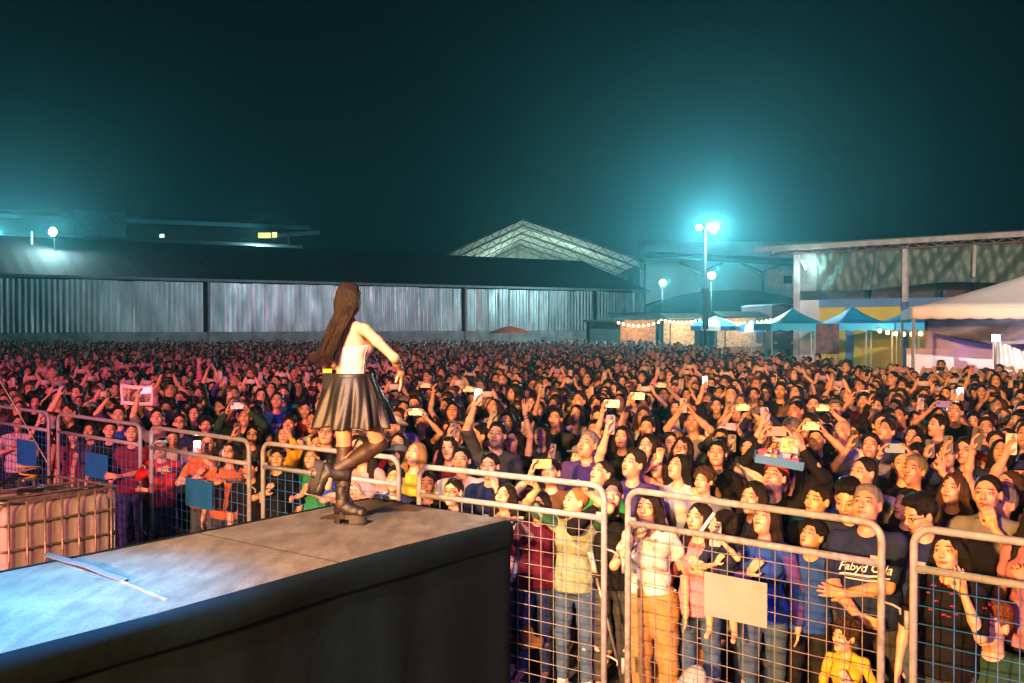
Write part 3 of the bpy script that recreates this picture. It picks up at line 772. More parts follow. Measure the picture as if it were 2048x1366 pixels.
# ---------------- crowd barriers
HB = 1.63
m_frame = mat('white_painted_tube', (.27, .29, .34), .42, 0, .18, 18, .25, 70)
m_frame2 = mat('chipped_tube', (.26, .27, .30), .5, 0, .35, 22, .3, 60)
m_blue = mat('blue_wire', (.015, .13, .45), .5, 0, .2, 20); m_cream = mat('cream_wire', (.17, .165, .18), .5, 0, .25, 20)
def barrier(pl_, pr_, wire, plate, label, frame=m_frame, plate_m=None):
    p, q = Vector((pl_.x, pl_.y, 0)), Vector((pr_.x, pr_.y, 0)); wv = (q - p).length; ax = (q - p).normalized(); ang = math.atan2(ax.y, ax.x)
    o = empty('crowd_barrier', p, ang); tag(o, label, 'barrier', 'tall mesh crowd barriers in front of the audience')
    r = .095; pts = [(0, 0, .02), (0, 0, HB - r)]
    for i in range(1, 8): a = R(180 - 90 * i / 8); pts.append((r + r * math.cos(a), 0, HB - r + r * math.sin(a)))
    pts += [(r, 0, HB), (wv - r, 0, HB)]
    for i in range(1, 8): a = R(90 - 90 * i / 8); pts.append((wv - r + r * math.cos(a), 0, HB - r + r * math.sin(a)))
    pts += [(wv, 0, HB - r), (wv, 0, .02)]
    MB().tube(pts, .0212, 12).build('frame', frame, o, True)
    zm = HB - .215
    MB().tube([(.012, 0, zm), (wv - .012, 0, zm)], .021, 12).build('mid_rail', frame, o, True)
    MB().tube([(.012, 0, .16), (wv - .012, 0, .16)], .019, 10).build('bottom_rail', frame, o, True)
    for px in (0, wv):
        gs = MB()
        s_ = 1 if px == 0 else -1
        gs.obox((px + s_ * .040, 0, zm + .008), (.020, 0, 0), (0, .004, 0), (0, 0, .030)); gs.build('gusset', frame, o)
    ms = MB(); n = max(2, round((wv - .02) / .1)); rr = .003
    for i in range(1, n): x = wv * i / n; ms.tube([(x, .004, .16), (x + .004 * math.sin(i * 5), .004, zm)], rr, 5)
    nz = round((zm - .16) / .1)
    for i in range(1, nz): z = .16 + (zm - .16) * i / nz; ms.tube([(.01, -.004, z), (wv * .3, -.004, z - .003 * math.sin(i * 3)), (wv - .01, -.004, z + .004 * math.sin(i * 7))], rr, 5)
    me = ms.build('wire_mesh', wire, o, True)
    for px in (.0, wv): MB().box((px, 0, .012), (.07, .5, .012)).build('foot', frame, o)
    for z in (.45, 1.16): hk = MB(); hk.tube([(wv + .02, 0, z + .05), (wv + .06, 0, z + .045), (wv + .10, 0, z + .03), (wv + .102, 0, z)], .007, 6); hk.build('hinge_hook', frame, o, True)
    for z in (.42, 1.08): MB().tube([(-.035, 0, z), (-.035, 0, z + .10)], .014, 8).build('hinge_sleeve', frame, o, True)
    if plate:
        x0, x1, z0, z1 = plate; MB().box(((x0 + x1) / 2, -.014, (z0 + z1) / 2), (x1 - x0, .004, z1 - z0)).build('sign_plate', plate_m or wire, o)
    return o
m_plateblue = mat('blue_plate', (.008, .14, .42), .6, 0, .12, 6, .2, 40); m_platecream = mat('cream_plate', (.24, .27, .29), .6, 0, .10, 5, .15, 30)
bt = lambda u, v: atz(u, v, HB)
pts = [((115, 828), (279, 850)), ((301, 854), (497, 882)), ((525, 886), (797, 917)), ((838, 933), (1209, 973)), ((1257, 980), (1766, 1049))]
W = [(bt(*a), bt(*b)) for a, b in pts]
d01 = (W[0][1] - W[0][0]); e0 = bt(96, 826); s0 = e0 - d01.normalized() * 1.9
barrier(s0, e0, m_blue, (1.0, 1.58, .93, 1.25), 'leftmost blue mesh barrier, cut by the edge, behind the water tank', plate_m=m_plateblue)
barrier(*W[0], m_blue, (.72, 1.26, .96, 1.24), 'blue mesh barrier right behind the water tank with small blue plate', plate_m=m_plateblue)
barrier(*W[1], m_blue, (.72, 1.22, .90, 1.18), 'blue mesh barrier with blue plate in front of the orange top', plate_m=m_plateblue)
barrier(*W[2], m_blue, (.62, 1.12, .82, 1.10), "blue mesh barrier behind the performer's legs", plate_m=m_plateblue)
barrier(*W[3], m_cream, None, 'cream mesh barrier at the catwalk end with hands on its top rail')
barrier(*W[4], m_cream, (.575, .99, .93, 1.195), 'wide cream mesh barrier with a blank cream plate', frame=m_frame2, plate_m=m_platecream)
p6 = bt(1831, 1056); q6 = p6 + (W[4][1] - W[4][0]).normalized() * 1.75
barrier(p6, q6, m_blue, None, 'rightmost barrier, white tube frame with blue mesh')

# ---------------- long metal shed on the left
def xy(v): return Vector((v.x, v.y, 0))
ZE = 6.5
A = xy(at(0, 0, FP * (ZE - CAMZ) / (V0 - 552))); E1 = xy(at(1290, 0, FP * (ZE - CAMZ) / (V0 - 583)))
wd = (E1 - A).normalized(); A = A - wd * 14; WL = (E1 - A).length; wn = Vector((wd.y, -wd.x, 0))     # wn points to the camera
if wn.y > 0: wn = -wn
shed = empty('long_metal_shed', A); tag(shed, 'long low shed with shiny corrugated metal wall and dark roof on the left', 'shed')
def WP(a, o, z): return wd * a + wn * o + Vector((0, 0, z))
def sheet_mat():
    m, nt, b = base('galvanised_sheet'); f = ramp(nt, noise(nt, 1.4, 6, 'Object', (1, 1, .3)), .3, .7)
    c = mixc(nt, f, (.34, .38, .40), (.60, .64, .66)); nt.links.new(c, b.inputs['Base Color']); b.inputs['Metallic'].default_value = .8
    nt.links.new(ramp(nt, noise(nt, .9, 5, 'Object', (1, 1, .4)), -.45, 1.75), b.inputs['Roughness'])
    bump(nt, b, noise(nt, 2.5, 3, 'Object', (1, 1, .25)), .3, .05); return m
m_sheet = sheet_mat()
def us(u):        # distance along the wall of photo column u
    r = Vector(((u - U0) / FP, 1, 0)); den = r.x * wd.y - r.y * wd.x; t = (A.x * wd.y - A.y * wd.x) / den; return (r * t - A).dot(wd)
cuts = [0, us(412), us(926), us(1190), WL]; ZB = 2.1
for k in range(4):
    a0, a1 = cuts[k] + (.35 if k else 0), cuts[k + 1] - (.25 if k < 3 else 0); mb = MB(); x = a0; row = []; tilt = 0; pan = 0; col = 0
    while x < a1:
        if col % 12 == 0: pan = rng.uniform(-.06, .06); sh = rng.uniform(-.06, .06); top = rng.uniform(-.05, .03)
        ph = col % 4; off = (.0, .045, .045, .0)[ph]; row.append((x, off + (col % 12) / 12 * pan, sh, top)); x += .105; col += 1
    vs = []; nz = 5
    for j in range(nz + 1):
        z = ZB + (ZE - .15 - ZB) * j / nz
        for (x, off, sh, top) in row: vs.append(WP(x, .12 + off + sh * (j / nz - .5) + .015 * math.sin(x * 1.7 + j * 1.3), z + (top if j == nz else 0)))
    m_ = len(row); mb.add(vs, [(j * m_ + i, j * m_ + i + 1, (j + 1) * m_ + i + 1, (j + 1) * m_ + i) for j in range(nz) for i in range(m_ - 1)])
    mb.build('corrugated_wall', m_sheet, shed)
MB().obox(WP(WL / 2, -.1, ZE / 2), wd * WL / 2, wn * .08, Vector((0, 0, ZE / 2 - .1))).build('inner_wall', mat('dark_inner_wall', (.02, .022, .025), .9), shed)
lw = MB(); lw.obox(WP(WL / 2, .02, ZB / 2 - .02), wd * WL / 2, wn * .16, Vector((0, 0, ZB / 2))); lw.build('low_block_wall', mat('whitewashed_block', (.42, .44, .44), .9, 0, .35, 1.2, .6, 6), shed)
for k in (1, 2, 3):
    x = cuts[k]; MB().box(WP(x + .18, .22, ZE / 2), (.16, .16, ZE - .1), math.atan2(wd.y, wd.x)).build('post', mat('grey_post', (.30, .31, .32), .6), shed)
ev = MB(); ev.obox(WP(WL / 2, .75, ZE + .04), wd * WL / 2, wn * .08, Vector((0, 0, .11))); ev.build('eave_gutter', mat('gutter', (.22, .25, .27), .5, .3), shed)
RB = 12.0; RZ = 10.5
m_roof = mat('dark_roof_sheet', (.010, .012, .014), .85, 0, .25, .6, .3, 3)
rf = MB(); rows = []
nr = int(WL / .5)
rf.sheet(lambda u, v: WP(u * WL, .8 - v * (RB + .8) , ZE + .10 + (RZ - ZE) * v + .03 * (int(u * nr) % 2)), nr, 6, .05)
rf.build('roof', m_roof, shed)
rf = MB().sheet(lambda u, v: WP(u * WL, -RB - .03 - v * RB, RZ + .1 - (RZ - ZE) * v), 4, 2, .05).build('roof', m_roof, shed)
MB().sheet(lambda u, v: WP(WL + .02, .1 - u * 2 * RB, ZB * 0 + v * (ZE + (RZ - ZE) * (1 - abs(2 * u - 1)))), 12, 2, .05).build('end_wall', mat('end_wall', (.12, .14, .15), .8), shed)

# ---------------- higher building with a canopy behind the left shed
Yb = 118
ob = empty('office_block', at(300, 650, Yb) - Vector((0, 0, CAMZ))); tag(ob, 'dim upper building with thin slab canopy and two lit windows behind the left shed', 'building')
ol = ob.location
def OB(u, v, Y): return at(u, v, Y) - ol
def slab(mb, pts, th):                 # polygon of 3-D points given a thickness downwards
    k = len(pts); mb.add([Vector(p) for p in pts] + [Vector(p) - Vector((0, 0, th)) for p in pts], [tuple(range(k)), tuple(range(k, 2 * k))[::-1]] + [(i, i + k, (i + 1) % k + k, (i + 1) % k) for i in range(k)])
    return mb
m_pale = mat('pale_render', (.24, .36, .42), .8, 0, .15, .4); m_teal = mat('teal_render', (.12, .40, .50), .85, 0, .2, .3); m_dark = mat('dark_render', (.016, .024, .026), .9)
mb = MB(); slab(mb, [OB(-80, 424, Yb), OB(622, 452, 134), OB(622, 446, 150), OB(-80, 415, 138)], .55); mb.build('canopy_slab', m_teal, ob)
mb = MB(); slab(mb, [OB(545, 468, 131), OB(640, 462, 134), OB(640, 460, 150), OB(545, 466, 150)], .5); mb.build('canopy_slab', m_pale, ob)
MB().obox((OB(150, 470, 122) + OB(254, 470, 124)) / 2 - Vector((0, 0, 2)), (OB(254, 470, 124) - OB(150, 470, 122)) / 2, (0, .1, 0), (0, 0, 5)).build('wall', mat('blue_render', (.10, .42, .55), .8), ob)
MB().obox((OB(254, 480, 126) + OB(575, 480, 132)) / 2 - Vector((0, 0, 2)), (OB(575, 480, 132) - OB(254, 480, 126)) / 2, (0, .1, 0), (0, 0, 3.6)).build('wall', m_dark, ob)
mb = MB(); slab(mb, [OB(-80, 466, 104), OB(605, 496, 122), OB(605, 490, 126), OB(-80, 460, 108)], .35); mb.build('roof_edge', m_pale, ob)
for (u, v, ww, hh, cc, st) in ((325, 472, 9, 7, (.75, 1, .75), 1.6), (530, 471, 26, 11, (1, .75, .15), .25), (550, 470, 9, 10, (1, .8, .15), 1.2)):
    p = OB(u, v, 124); MB().box(p, (ww * 124 / FP, .1, hh * 124 / FP)).build('window', emis('lit_window', cc, st), ob)
MB().bar(OB(578, 495, 124), OB(578, 466, 124), .25).build('post', m_dark, ob)
lamp('added_slab_fill', at(520, 480, 120), 900, (.6, .95, 1), .2)  # unseen source, added to light the canopy slab
def flood(name, u, v, Y, power, label, heads=1, pole=True, r=.22, group='floodlights around the yard', zb=0.0, spread=.3):
    c = at(u, v, Y); o = empty(name, (c.x, c.y, zb)); tag(o, label, 'floodlight' if heads < 3 else 'light mast', group)
    if pole: MB().tube([(0, .25, 0), (0, .25, c.z - zb + .1)], .075, 8, .05).build('pole', mat('mast', (.004, .004, .004), .9), o, True)
    return o, c
def head(o, off, r, power, strength):
    z = o.location.z
    hh = MB().lathe([(r * .6, .0), (r * 1.15, .10), (r * 1.2, .14)], 14); hm = hh.mesh('lamp_head', m_dark, True)
    q = bpy.data.objects.new('lamp_head', hm); C.objects.link(q); q.parent = o; q.location = (off[0], off[1] + .16, off[2]); q.rotation_euler = (R(90), 0, 0)
    g_ = MB().lathe([(r * .2, 0), (r * .8, -.02), (r, -.06)], 14).mesh('lens', emis('flood_lens', (.62, 1, 1), strength), True)
    e = bpy.data.objects.new('lens', g_); C.objects.link(e); e.parent = q; e.location = (0, 0, .20)
    l = lamp('flood_lamp', (0, 0, .42), power, FLOOD, r * .7); l.parent = q
M['mast'] = mat('mast', (.004, .004, .004), .9)
o, c = flood('yard_floodlight', 107, 464, 84, 0, 'bright round floodlight on the roof of the long shed, far left', pole=False, zb=9.2)
head(o, (0, 0, c.z - 9.2), .34, 3800, 150); MB().tube([(0, .25, 0), (0, .25, c.z - 9.2)], .06, 8).build('pole', M['mast'], o, True); MB().box((-1.9, .2, c.z - 9.2 - .5), (.12, .1, 1.1)).build('side_bar', m_pale, o)
o, c = flood('yard_floodlight', -6, 470, 92, 0, 'floodlight half cut off by the left edge above the shed', pole=False, zb=9.2)
head(o, (0, 0, c.z - 9.2), .25, 9000, 50); MB().tube([(0, .25, 0), (0, .25, c.z - 9.2)], .06, 8).build('pole', M['mast'], o, True)
o, c = flood('light_mast', 1412, 455, 62, 0, 'tall thin mast carrying a cluster of glaring lamps above the yard', heads=4, group=None)
zt = c.z
for (du, dv, r_, pw) in ((-15, -7, .17, 2600), (7, -9, .20, 4800), (17, -9, .22, 4800), (14, -2, .17, 2600)):
    head(o, (du * 62 / FP, -.1, zt - dv * 62 / FP * 1.0 - .25), r_, pw, 260)
MB().bar((-.7, .2, zt - .1), (.8, .2, zt - .1), .08).build('crossarm', M['mast'], o)
MB().box((0, .16, zt * .42), (.34, .22, 2.6)).build('cable_box', M['mast'], o)
o, c = flood('yard_floodlight', 1325, 566, 96, 0, 'small round floodlight on a short pole in front of the pale hall')
head(o, (0, 0, c.z), .28, 2600, 160)
o, c = flood('yard_floodlight', 1423, 551, 92, 0, 'round floodlight glowing just right of the tall mast')
head(o, (0, 0, c.z), .32, 4200, 160)

# ---------------- gabled hall behind the shed
Yg = 138; pk = at(1045, 437, Yg); hl = empty('open_gable_hall', (pk.x, Yg, 0)); tag(hl, 'big open gabled hall with pale underside and steel trusses behind the shed', 'hall')
zr = pk.z; xl, xr = at(862, 0, Yg).x - pk.x, at(1288, 0, Yg).x - pk.x; zl, z2 = at(0, 524, Yg).z, at(0, 522, Yg).z
def prof(t):                           # t -1..1 along the gable, slightly bowed
    x = -xl * t if t < 0 else xr * t; ze = zl if t < 0 else z2; a = abs(t)
    return Vector((x, 0, zr - (zr - ze) * (a * .95 + .05 * a * a * a)))
m_under = mat('translucent_roof_sheet', (.42, .45, .40), .8, 0, .3, .25, 0, 10, (1, .3, 1))
MB().sheet(lambda u, v: prof(u * 2 - 1) + Vector((0, v * 46, 0)), 26, 8, .12).build('roof', m_under, hl)
m_truss = mat('truss_steel', (.05, .055, .055), .8)
for Yo in (-.2, 11, 22, 33, 44):
    tr_ = MB()
    up = [prof(i / 14 - 1) + Vector((0, Yo, -.18)) for i in range(29)]; lo_ = [p_ + Vector((0, 0, -1.1 + .25 * (1 - abs(i / 14 - 1)))) for i, p_ in enumerate(up)]
    for i in range(28):
        wv = .16 if Yo < 0 else .12
        tr_.bar(up[i], up[i + 1], wv); tr_.bar(lo_[i], lo_[i + 1], wv); tr_.bar(up[i] if i % 2 else lo_[i], lo_[i + 1] if i % 2 else up[i + 1], .09)
    tr_.build('truss', m_truss, hl)
    for s in (-1, 1): p_ = prof(s); MB().bar(p_ + Vector((0, Yo, -.4)), Vector((p_.x, Yo, 0)), .34 if s > 0 else .3).build('column', m_truss, hl)
m_pu = mat('purlin_steel', (.20, .21, .19), .7)
for i in range(-11, 12):
    p_ = prof(i / 12); pu = MB(); pu.bar(p_ + Vector((0, 0, -.2)), p_ + Vector((0, 45, -.2)), .10); pu.build('purlin', m_pu, hl)
MB().sheet(lambda u, v: Vector((prof(u * 2 - 1).x, 45.5, prof(u * 2 - 1).z * v)), 26, 6, .1).build('back_wall', mat('hall_back_sheets', (.36, .38, .33), .85, 0, .35, .35, 0, 10, (2.5, 1, .2)), hl)
lamp('added_hall_fill', (pk.x + 5, Yg + 14, 9.0), 4500, (.75, 1.0, .82), .5)  # unseen source inside the hall, added to light the roof underside
lamp('added_hall_fill', (pk.x - 2, Yg + 32, 9.0), 5500, (.75, 1.0, .82), .5)  # second added source, deeper in the hall
# pale hall to the right of it
ph = empty('pale_hall', at(1450, 650, 150) - Vector((0, 0, CAMZ))); tag(ph, 'long pale hall under a flat dark canopy behind the food stalls', 'hall'); pl0 = ph.location
PH = lambda u, v, Y: at(u, v, Y) - pl0
mb = MB(); slab(mb, [PH(1286, 508, 142), PH(1640, 528, 142), PH(1640, 519, 170), PH(1286, 503, 170)], .5); mb.build('canopy', m_dark, ph)
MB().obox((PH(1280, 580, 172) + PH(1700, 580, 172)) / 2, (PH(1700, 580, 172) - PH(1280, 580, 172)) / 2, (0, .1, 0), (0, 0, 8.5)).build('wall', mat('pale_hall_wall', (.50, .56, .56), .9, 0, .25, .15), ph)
for u in (1402, 1524):
    mb = MB(); t_ = PH(u, 545, 143); b_ = Vector((t_.x, t_.y, 0)); mb.bar(b_, t_, .4)
    for s in (-1, 1): mb.bar(t_, t_ + Vector((s * 3.2, 0, 1.5)), .2); mb.bar(t_ - Vector((0, 0, .6)), t_ + Vector((s * 3.2, 0, 1.3)), .12)
    mb.build('branched_column', mat('column_steel', (.10, .12, .12), .8), ph)
lowh = empty('arched_shed', at(1500, 650, 128) - Vector((0, 0, CAMZ))); tag(lowh, 'low dark arched roof shed standing before the pale hall', 'shed'); ll = lowh.location
xa, xb = at(1235, 0, 128).x - ll.x, at(1690, 0, 128).x - ll.x
def arch(u, v): t = u * 2 - 1; return Vector((xa + (xb - xa) * u, v * 9, at(0, 637, 128).z + (1 - t * t) * (at(0, 580, 128).z - at(0, 637, 128).z)))
MB().sheet(arch, 24, 2, .15).build('roof', mat('arched_roof', (.06, .085, .09), .8), lowh, True)
MB().sheet(lambda u, v: Vector((arch(u, 0).x, .2, arch(u, 0).z * v)), 24, 2, .1).build('front_wall', mat('arched_front', (.05, .07, .075), .9), lowh)
wk = MB(); wp = at(1562, 558, 126) - ll; wk.box(wp, (3.6, .3, 2.4)); wk.build('wall_panel', mat('white_panel', (.6, .6, .55), .8), lowh)
MB().box(wp + Vector((.8, -.18, -.1)), (1.1, .06, 1.0)).build('window', M['glass'], lowh)

# ---------------- open building on the right
Pa, Pb = xy(at(1604, 0, 55)), xy(at(2075, 0, 46.5)); fd = (Pb - Pa).normalized(); fn = Vector((fd.y, -fd.x, 0)); FL = (Pb - Pa).length + 6
if fn.y > 0: fn = -fn
rb = empty('open_side_building', Pa); tag(rb, 'open sided building with crumpled green tarp above a blue and yellow wall', 'building')
def FPt(a, o, z): return fd * a + fn * o + Vector((0, 0, z))
m_beam = mat('pale_beam', (.38, .34, .30), .6, 0, .25, 2); ZR = 6.95
MB().obox(FPt(FL / 2 - 1.1, .9, ZR + .05), fd * (FL / 2 + 1.4), fn * .10, Vector((0, 0, .13))).build('roof_beam', m_beam, rb)
MB().sheet(lambda u, v: FPt(-2.4 + u * (FL + 2.6), .95 - v * 9.5, ZR + .2 + v * .9), 30, 3, .08).build('roof', mat('roof_underside', (.05, .045, .04), .85), rb)
bc = MB()
for a in range(0, 22):
    x = -1.6 + a * .9
    if x < FL: bc.bar(FPt(x, .8, ZR - .05), FPt(x + .45, .8, ZR - .28), .05); bc.bar(FPt(x + .45, .8, ZR - .28), FPt(x + .9, .8, ZR - .05), .05)
bc.bar(FPt(-1.6, .8, ZR - .3), FPt(FL, .8, ZR - .3), .07); bc.build('eave_truss', mat('rust_steel', (.16, .08, .06), .7), rb)
def fa(u):
    r = Vector(((u - U0) / FP, 1, 0)); den = r.x * fd.y - r.y * fd.x; t = (Pa.x * fd.y - Pa.y * fd.x) / den; return (r * t - Pa).dot(fd)
zat = lambda u, v: (lambda Yq: CAMZ - (v - V0) * Yq / FP)((Pa + fd * fa(u)).y)
for u, wv in ((1604, .26), (1820, .24)):
    a_ = fa(u); MB().box(FPt(a_, .62, (ZR - .2) / 2 + 1.95), (wv, wv, ZR - .2 - 3.9), math.atan2(fd.y, fd.x)).build('post', mat('cream_post', (.50, .44, .42), .6), rb)
    MB().box(FPt(a_, .62, 1.95), (wv, wv, 3.9), math.atan2(fd.y, fd.x)).build('post', mat('post_foot', (.48, .44, .44) if u == 1604 else (.05, .14, .36), .6), rb)
for (u0, v0, u1, v1) in ((1958, 490, 1956, 555),): 
    MB().bar(FPt(fa(u0), .7, zat(u0, v0)), FPt(fa(u1), .7, zat(u1, v1)), .13).build('post', m_beam, rb)
def tarp_mat():
    m, nt, b = base('green_tarp'); f = ramp(nt, noise(nt, 1.3, 6), .3, .7); c = mixc(nt, f, (.05, .075, .055), (.11, .15, .115)); nt.links.new(c, b.inputs['Base Color'])
    b.inputs['Roughness'].default_value = .5; bump(nt, b, noise(nt, 1.0, 4, 'Object', (1, 1, .5)), .8, .12); return m
ta0, ta1 = fa(1640), FL
def tarp(u, v):
    a = ta0 + (ta1 - ta0) * u; sag = math.sin(u * math.pi * 3.1 + .6); z = ZR - .28 - v * (2.0 + .16 * sag)
    return FPt(a, .45 + .20 * math.sin(a * 2.1 + v * 4) * v + .06 * math.sin(a * 4.2 + 5 * v) + .07 * math.sin(a * 6.3 + v * 9) + .05 * math.sin(a * 13 - v * 5), z)
MB().sheet(tarp, 150, 22, .01).build('tarp', tarp_mat(), rb, True)
MB().obox(FPt(fa(1622), .3, ZR - 1.3), fd * ((fa(1642) - fa(1606)) / 2), fn * .02, Vector((0, 0, 1.05))).build('mesh_screen', mat('pale_mesh', (.20, .20, .18), .9, 0, .3, 10), rb)
zw0, zw1, zw2 = zat(1605, 562), zat(1605, 601), zat(1605, 616)
MB().obox(FPt(FL / 2, -3.2, 4.6), fd * FL / 2, fn * .1, Vector((0, 0, 2.0))).build('upper_wall', mat('brown_upper_wall', (.10, .055, .045), .9, 0, .3, 1.2, .3, 8), rb)
for u in (1692, 1765, 1838, 1900): MB().box(FPt(fa(u), -2.7, 4.6), (.28, .28, 3.4), math.atan2(fd.y, fd.x)).build('inner_post', m_dark, rb)
m_wy = mat('yellow_paint', (.56, .42, .03), .8, 0, .15, 1.2, .2, 12); m_wb = mat('blue_paint', (.10, .20, .38), .8, 0, .15, 1.2); m_ww = mat('white_paint', (.52, .50, .50), .8, 0, .15, 1.2)
MB().obox(FPt(fa(1645) / 2, .3, zw1 / 2), fd * (fa(1645) / 2), fn * .1, Vector((0, 0, zw1 / 2))).build('white_wall', m_ww, rb)
MB().obox(FPt((fa(1645) + FL) / 2, .3, (zw1 + zw2) / 2 + .01), fd * ((FL - fa(1645)) / 2), fn * .13, Vector((0, 0, (zw1 - zw2) / 2))).build('blue_band', m_wb, rb)
MB().obox(FPt((fa(1645) + FL) / 2, .3, zw2 / 2), fd * ((FL - fa(1645)) / 2), fn * .09, Vector((0, 0, zw2 / 2))).build('yellow_wall', m_wy, rb)
for u in (1706,): MB().obox(FPt(fa(u), .3, zw2 / 2), fd * .22, fn * .14, Vector((0, 0, zw2 / 2 - .01))).build('blue_pillar', m_wb, rb)
tb_ = empty('tube_light', FPt(0, 0, 0) + Pa + Vector((-.25, -1.1, zat(1600, 533)))); tag(tb_, 'small glaring tube light on the corner post of the open building', 'tube light')
MB().tube([(-.10, 0, .22), (.12, 0, -.22)], .045, 8).build('tube', emis('tube', (.6, 1, .95), 25), tb_, True); MB().bar((-.10, .08, .22), (.12, .08, -.22), .06).build('holder', m_pale, tb_)
lamp('tube_lamp', (0, -.25, 0), 160, FLOOD, .1).parent = tb_

# ---------------- canopies, stalls and tents at the back
def canopy(u0, u1, up, vp, ve, Y, col, label, group, depth=3.0, posts=True):
    a, b = at(u0, ve, Y), at(u1, ve, Y); wv = b.x - a.x; o = empty('canopy_tent', ((a.x + b.x) / 2, Y + depth / 2, 0)); tag(o, label, 'canopy', group)
    zp = at(up, vp, Y + depth / 2).z; ze = a.z; h, hd = wv / 2, depth / 2; mb = MB(); n = 10
    def surf(u, v):
        x = (u * 2 - 1); y = (v * 2 - 1); r = max(abs(x), abs(y)); k = (1 - r) ** 1.7 * (1 - .0) + .06 * (1 - r); return Vector((x * h, y * hd, ze + (zp - ze) * k / 1.06))
    mb.sheet(surf, 20, 20, .01); m = mat('canopy_cloth', col, .6, 0, .12, 2, .3, 8)
    mb.build('roof', m, o, True)
    vl = MB()
    for (p, q) in (((-h, -hd), (h, -hd)), ((h, -hd), (h, hd)), ((h, hd), (-h, hd)), ((-h, hd), (-h, -hd))):
        vl.sheet(lambda u, v, p=p, q=q: Vector((p[0] + (q[0] - p[0]) * u, p[1] + (q[1] - p[1]) * u, ze - .02 - v * (.30 + .03 * math.sin(u * 30)))), 20, 2, .008)
    vl.build('valance', m, o)
    for sx in (-1, 1):
        for sy in (-1, 1): MB().tube([(sx * (h - .06), sy * (hd - .06), 0), (sx * (h - .06), sy * (hd - .06), ze)], .025, 6).build('leg', m_beam, o)
    lamp('canopy_lamp', (0, 0, ze - .25), 90, (.75, 1, .85), .1).parent = o
    return o
blue = (.02, .40, .66); G = 'blue pop-up canopies before the yellow wall'
canopy(1542, 1668, 1625, 616, 647, 44, blue, 'leftmost blue pop-up canopy beside the truck', G, 3.2)
canopy(1672, 1788, 1737, 612, 646, 42, (.015, .34, .72), 'middle blue pop-up canopy with the highest peak', G, 3.2)
canopy(1792, 1900, 1846, 620, 645, 43, (.02, .30, .70), 'rightmost blue pop-up canopy, half hidden by the white tent', G, 3.2)
G = 'striped tents at the back of the yard'
def striped(u0, u1, up, vp, ve, Y, label):
    a, b = at(u0, ve, Y), at(u1, ve, Y); h = (b.x - a.x) / 2; o = empty('striped_tent', ((a.x + b.x) / 2, Y + h, 0)); tag(o, label, 'tent', G)
    zp = at(up, vp, Y + h).z; ze = a.z; n = 16
    for cc in (0, 1):
        mb = MB()
        for k in range(n):
            if (k // 2) % 2 != cc: continue
            a0, a1 = [2 * math.pi * (k + j) / n for j in (0, 1)]
            for j in range(5):
                r0, r1 = 1 - j / 5, 1 - (j + 1) / 5; f = lambda r, t: Vector((h * r * math.cos(t), h * r * math.sin(t), ze + (zp - ze) * (1 - r) ** .8 if r < 1 else ze))
                mb.add([f(r0, a0), f(r0, a1), f(r1, a1), f(r1, a0)], [(0, 1, 2, 3)])
            mb.add([f(1, a0), f(1, a1), f(1, a1) - Vector((0, 0, .3)), f(1, a0) - Vector((0, 0, .3))], [(0, 1, 2, 3)])
        mb.build('white_panel' if cc else 'blue_panel', mat('tent_white', (.62, .66, .66), .7) if cc else mat('tent_blue', (.03, .22, .55), .7), o)
    MB().tube([(0, 0, 0), (0, 0, zp)], .04, 6).build('pole', m_beam, o)
striped(1390, 1492, 1440, 632, 652, 62, 'left blue and white striped tent, at the foot of the light mast')
striped(1482, 1540, 1512, 640, 655, 66, 'right blue and white striped tent, the smaller one')
def stall(u0, u1, vt, vb, Y, label, wall, glow, group='lit food stalls at the back of the yard', dark=True):
    a, b = at(u0, vt, Y), at(u1, vt, Y); o = empty('food_stall', ((a.x + b.x) / 2, Y, 0)); tag(o, label, 'stall', group); h = (b.x - a.x) / 2
    MB().sheet(lambda u, v: Vector(((u * 2 - 1) * (h + .3), -.6 + v * 3.4, a.z + .1 + .45 * v)), 8, 2, .06).build('roof', mat('stall_roof', (.03, .045, .045) if dark else (.4, .36, .3), .8), o)
    MB().box((0, 2.6, a.z / 2), (2 * h, .08, a.z)).build('back_wall', mat('stall_wall', wall, .9, 0, .5, 6), o)
    MB().box((0, 0, .5), (2 * h, .6, 1.0)).build('counter', mat('counter', (.25, .12, .06), .7, 0, .5, 5), o)
    gd = MB(); 
    for i in range(int(h * 9)):
        x = rng.uniform(-h + .2, h - .2); gd.box((x, rng.uniform(-.2, .2), 1.0 + .16), (rng.uniform(.08, .22), .15, rng.uniform(.15, .35)))
    gd.build('goods', mat('goods', (.5, .35, .25), .7, 0, .9, 9), o)
    for sx in (-1, 1): MB().box((sx * (h - .05), -.2, a.z / 2), (.08, .08, a.z)).build('post', m_dark, o)
    if glow: lamp('stall_lamp', (0, .8, a.z - .5), glow, (1, .62, .30), .15).parent = o
    return o
stall(1232, 1322, 640, 662, 68, 'food stall with warm string lights at the corner of the metal shed', (.45, .25, .16), 260)
stall(1338, 1402, 640, 662, 72, 'lit white fronted food stall left of the light mast', (.6, .5, .4), 240, dark=False)
stall(1448, 1528, 636, 660, 76, 'lit food stall behind the striped tents', (.5, .4, .3), 240)
dc = empty('dark_kiosk', at(1210, 650, 67) - Vector((0, 0, CAMZ))); tag(dc, 'unlit dark green kiosk at the right end of the metal shed', 'kiosk')
MB().box((0, 1.5, 1.45), (2.1, 3, 2.9)).build('body', mat('kiosk_green', (.02, .035, .03), .8), dc); MB().box((0, 1.4, 2.98), (2.6, 3.6, .12)).build('roof', m_dark, dc)
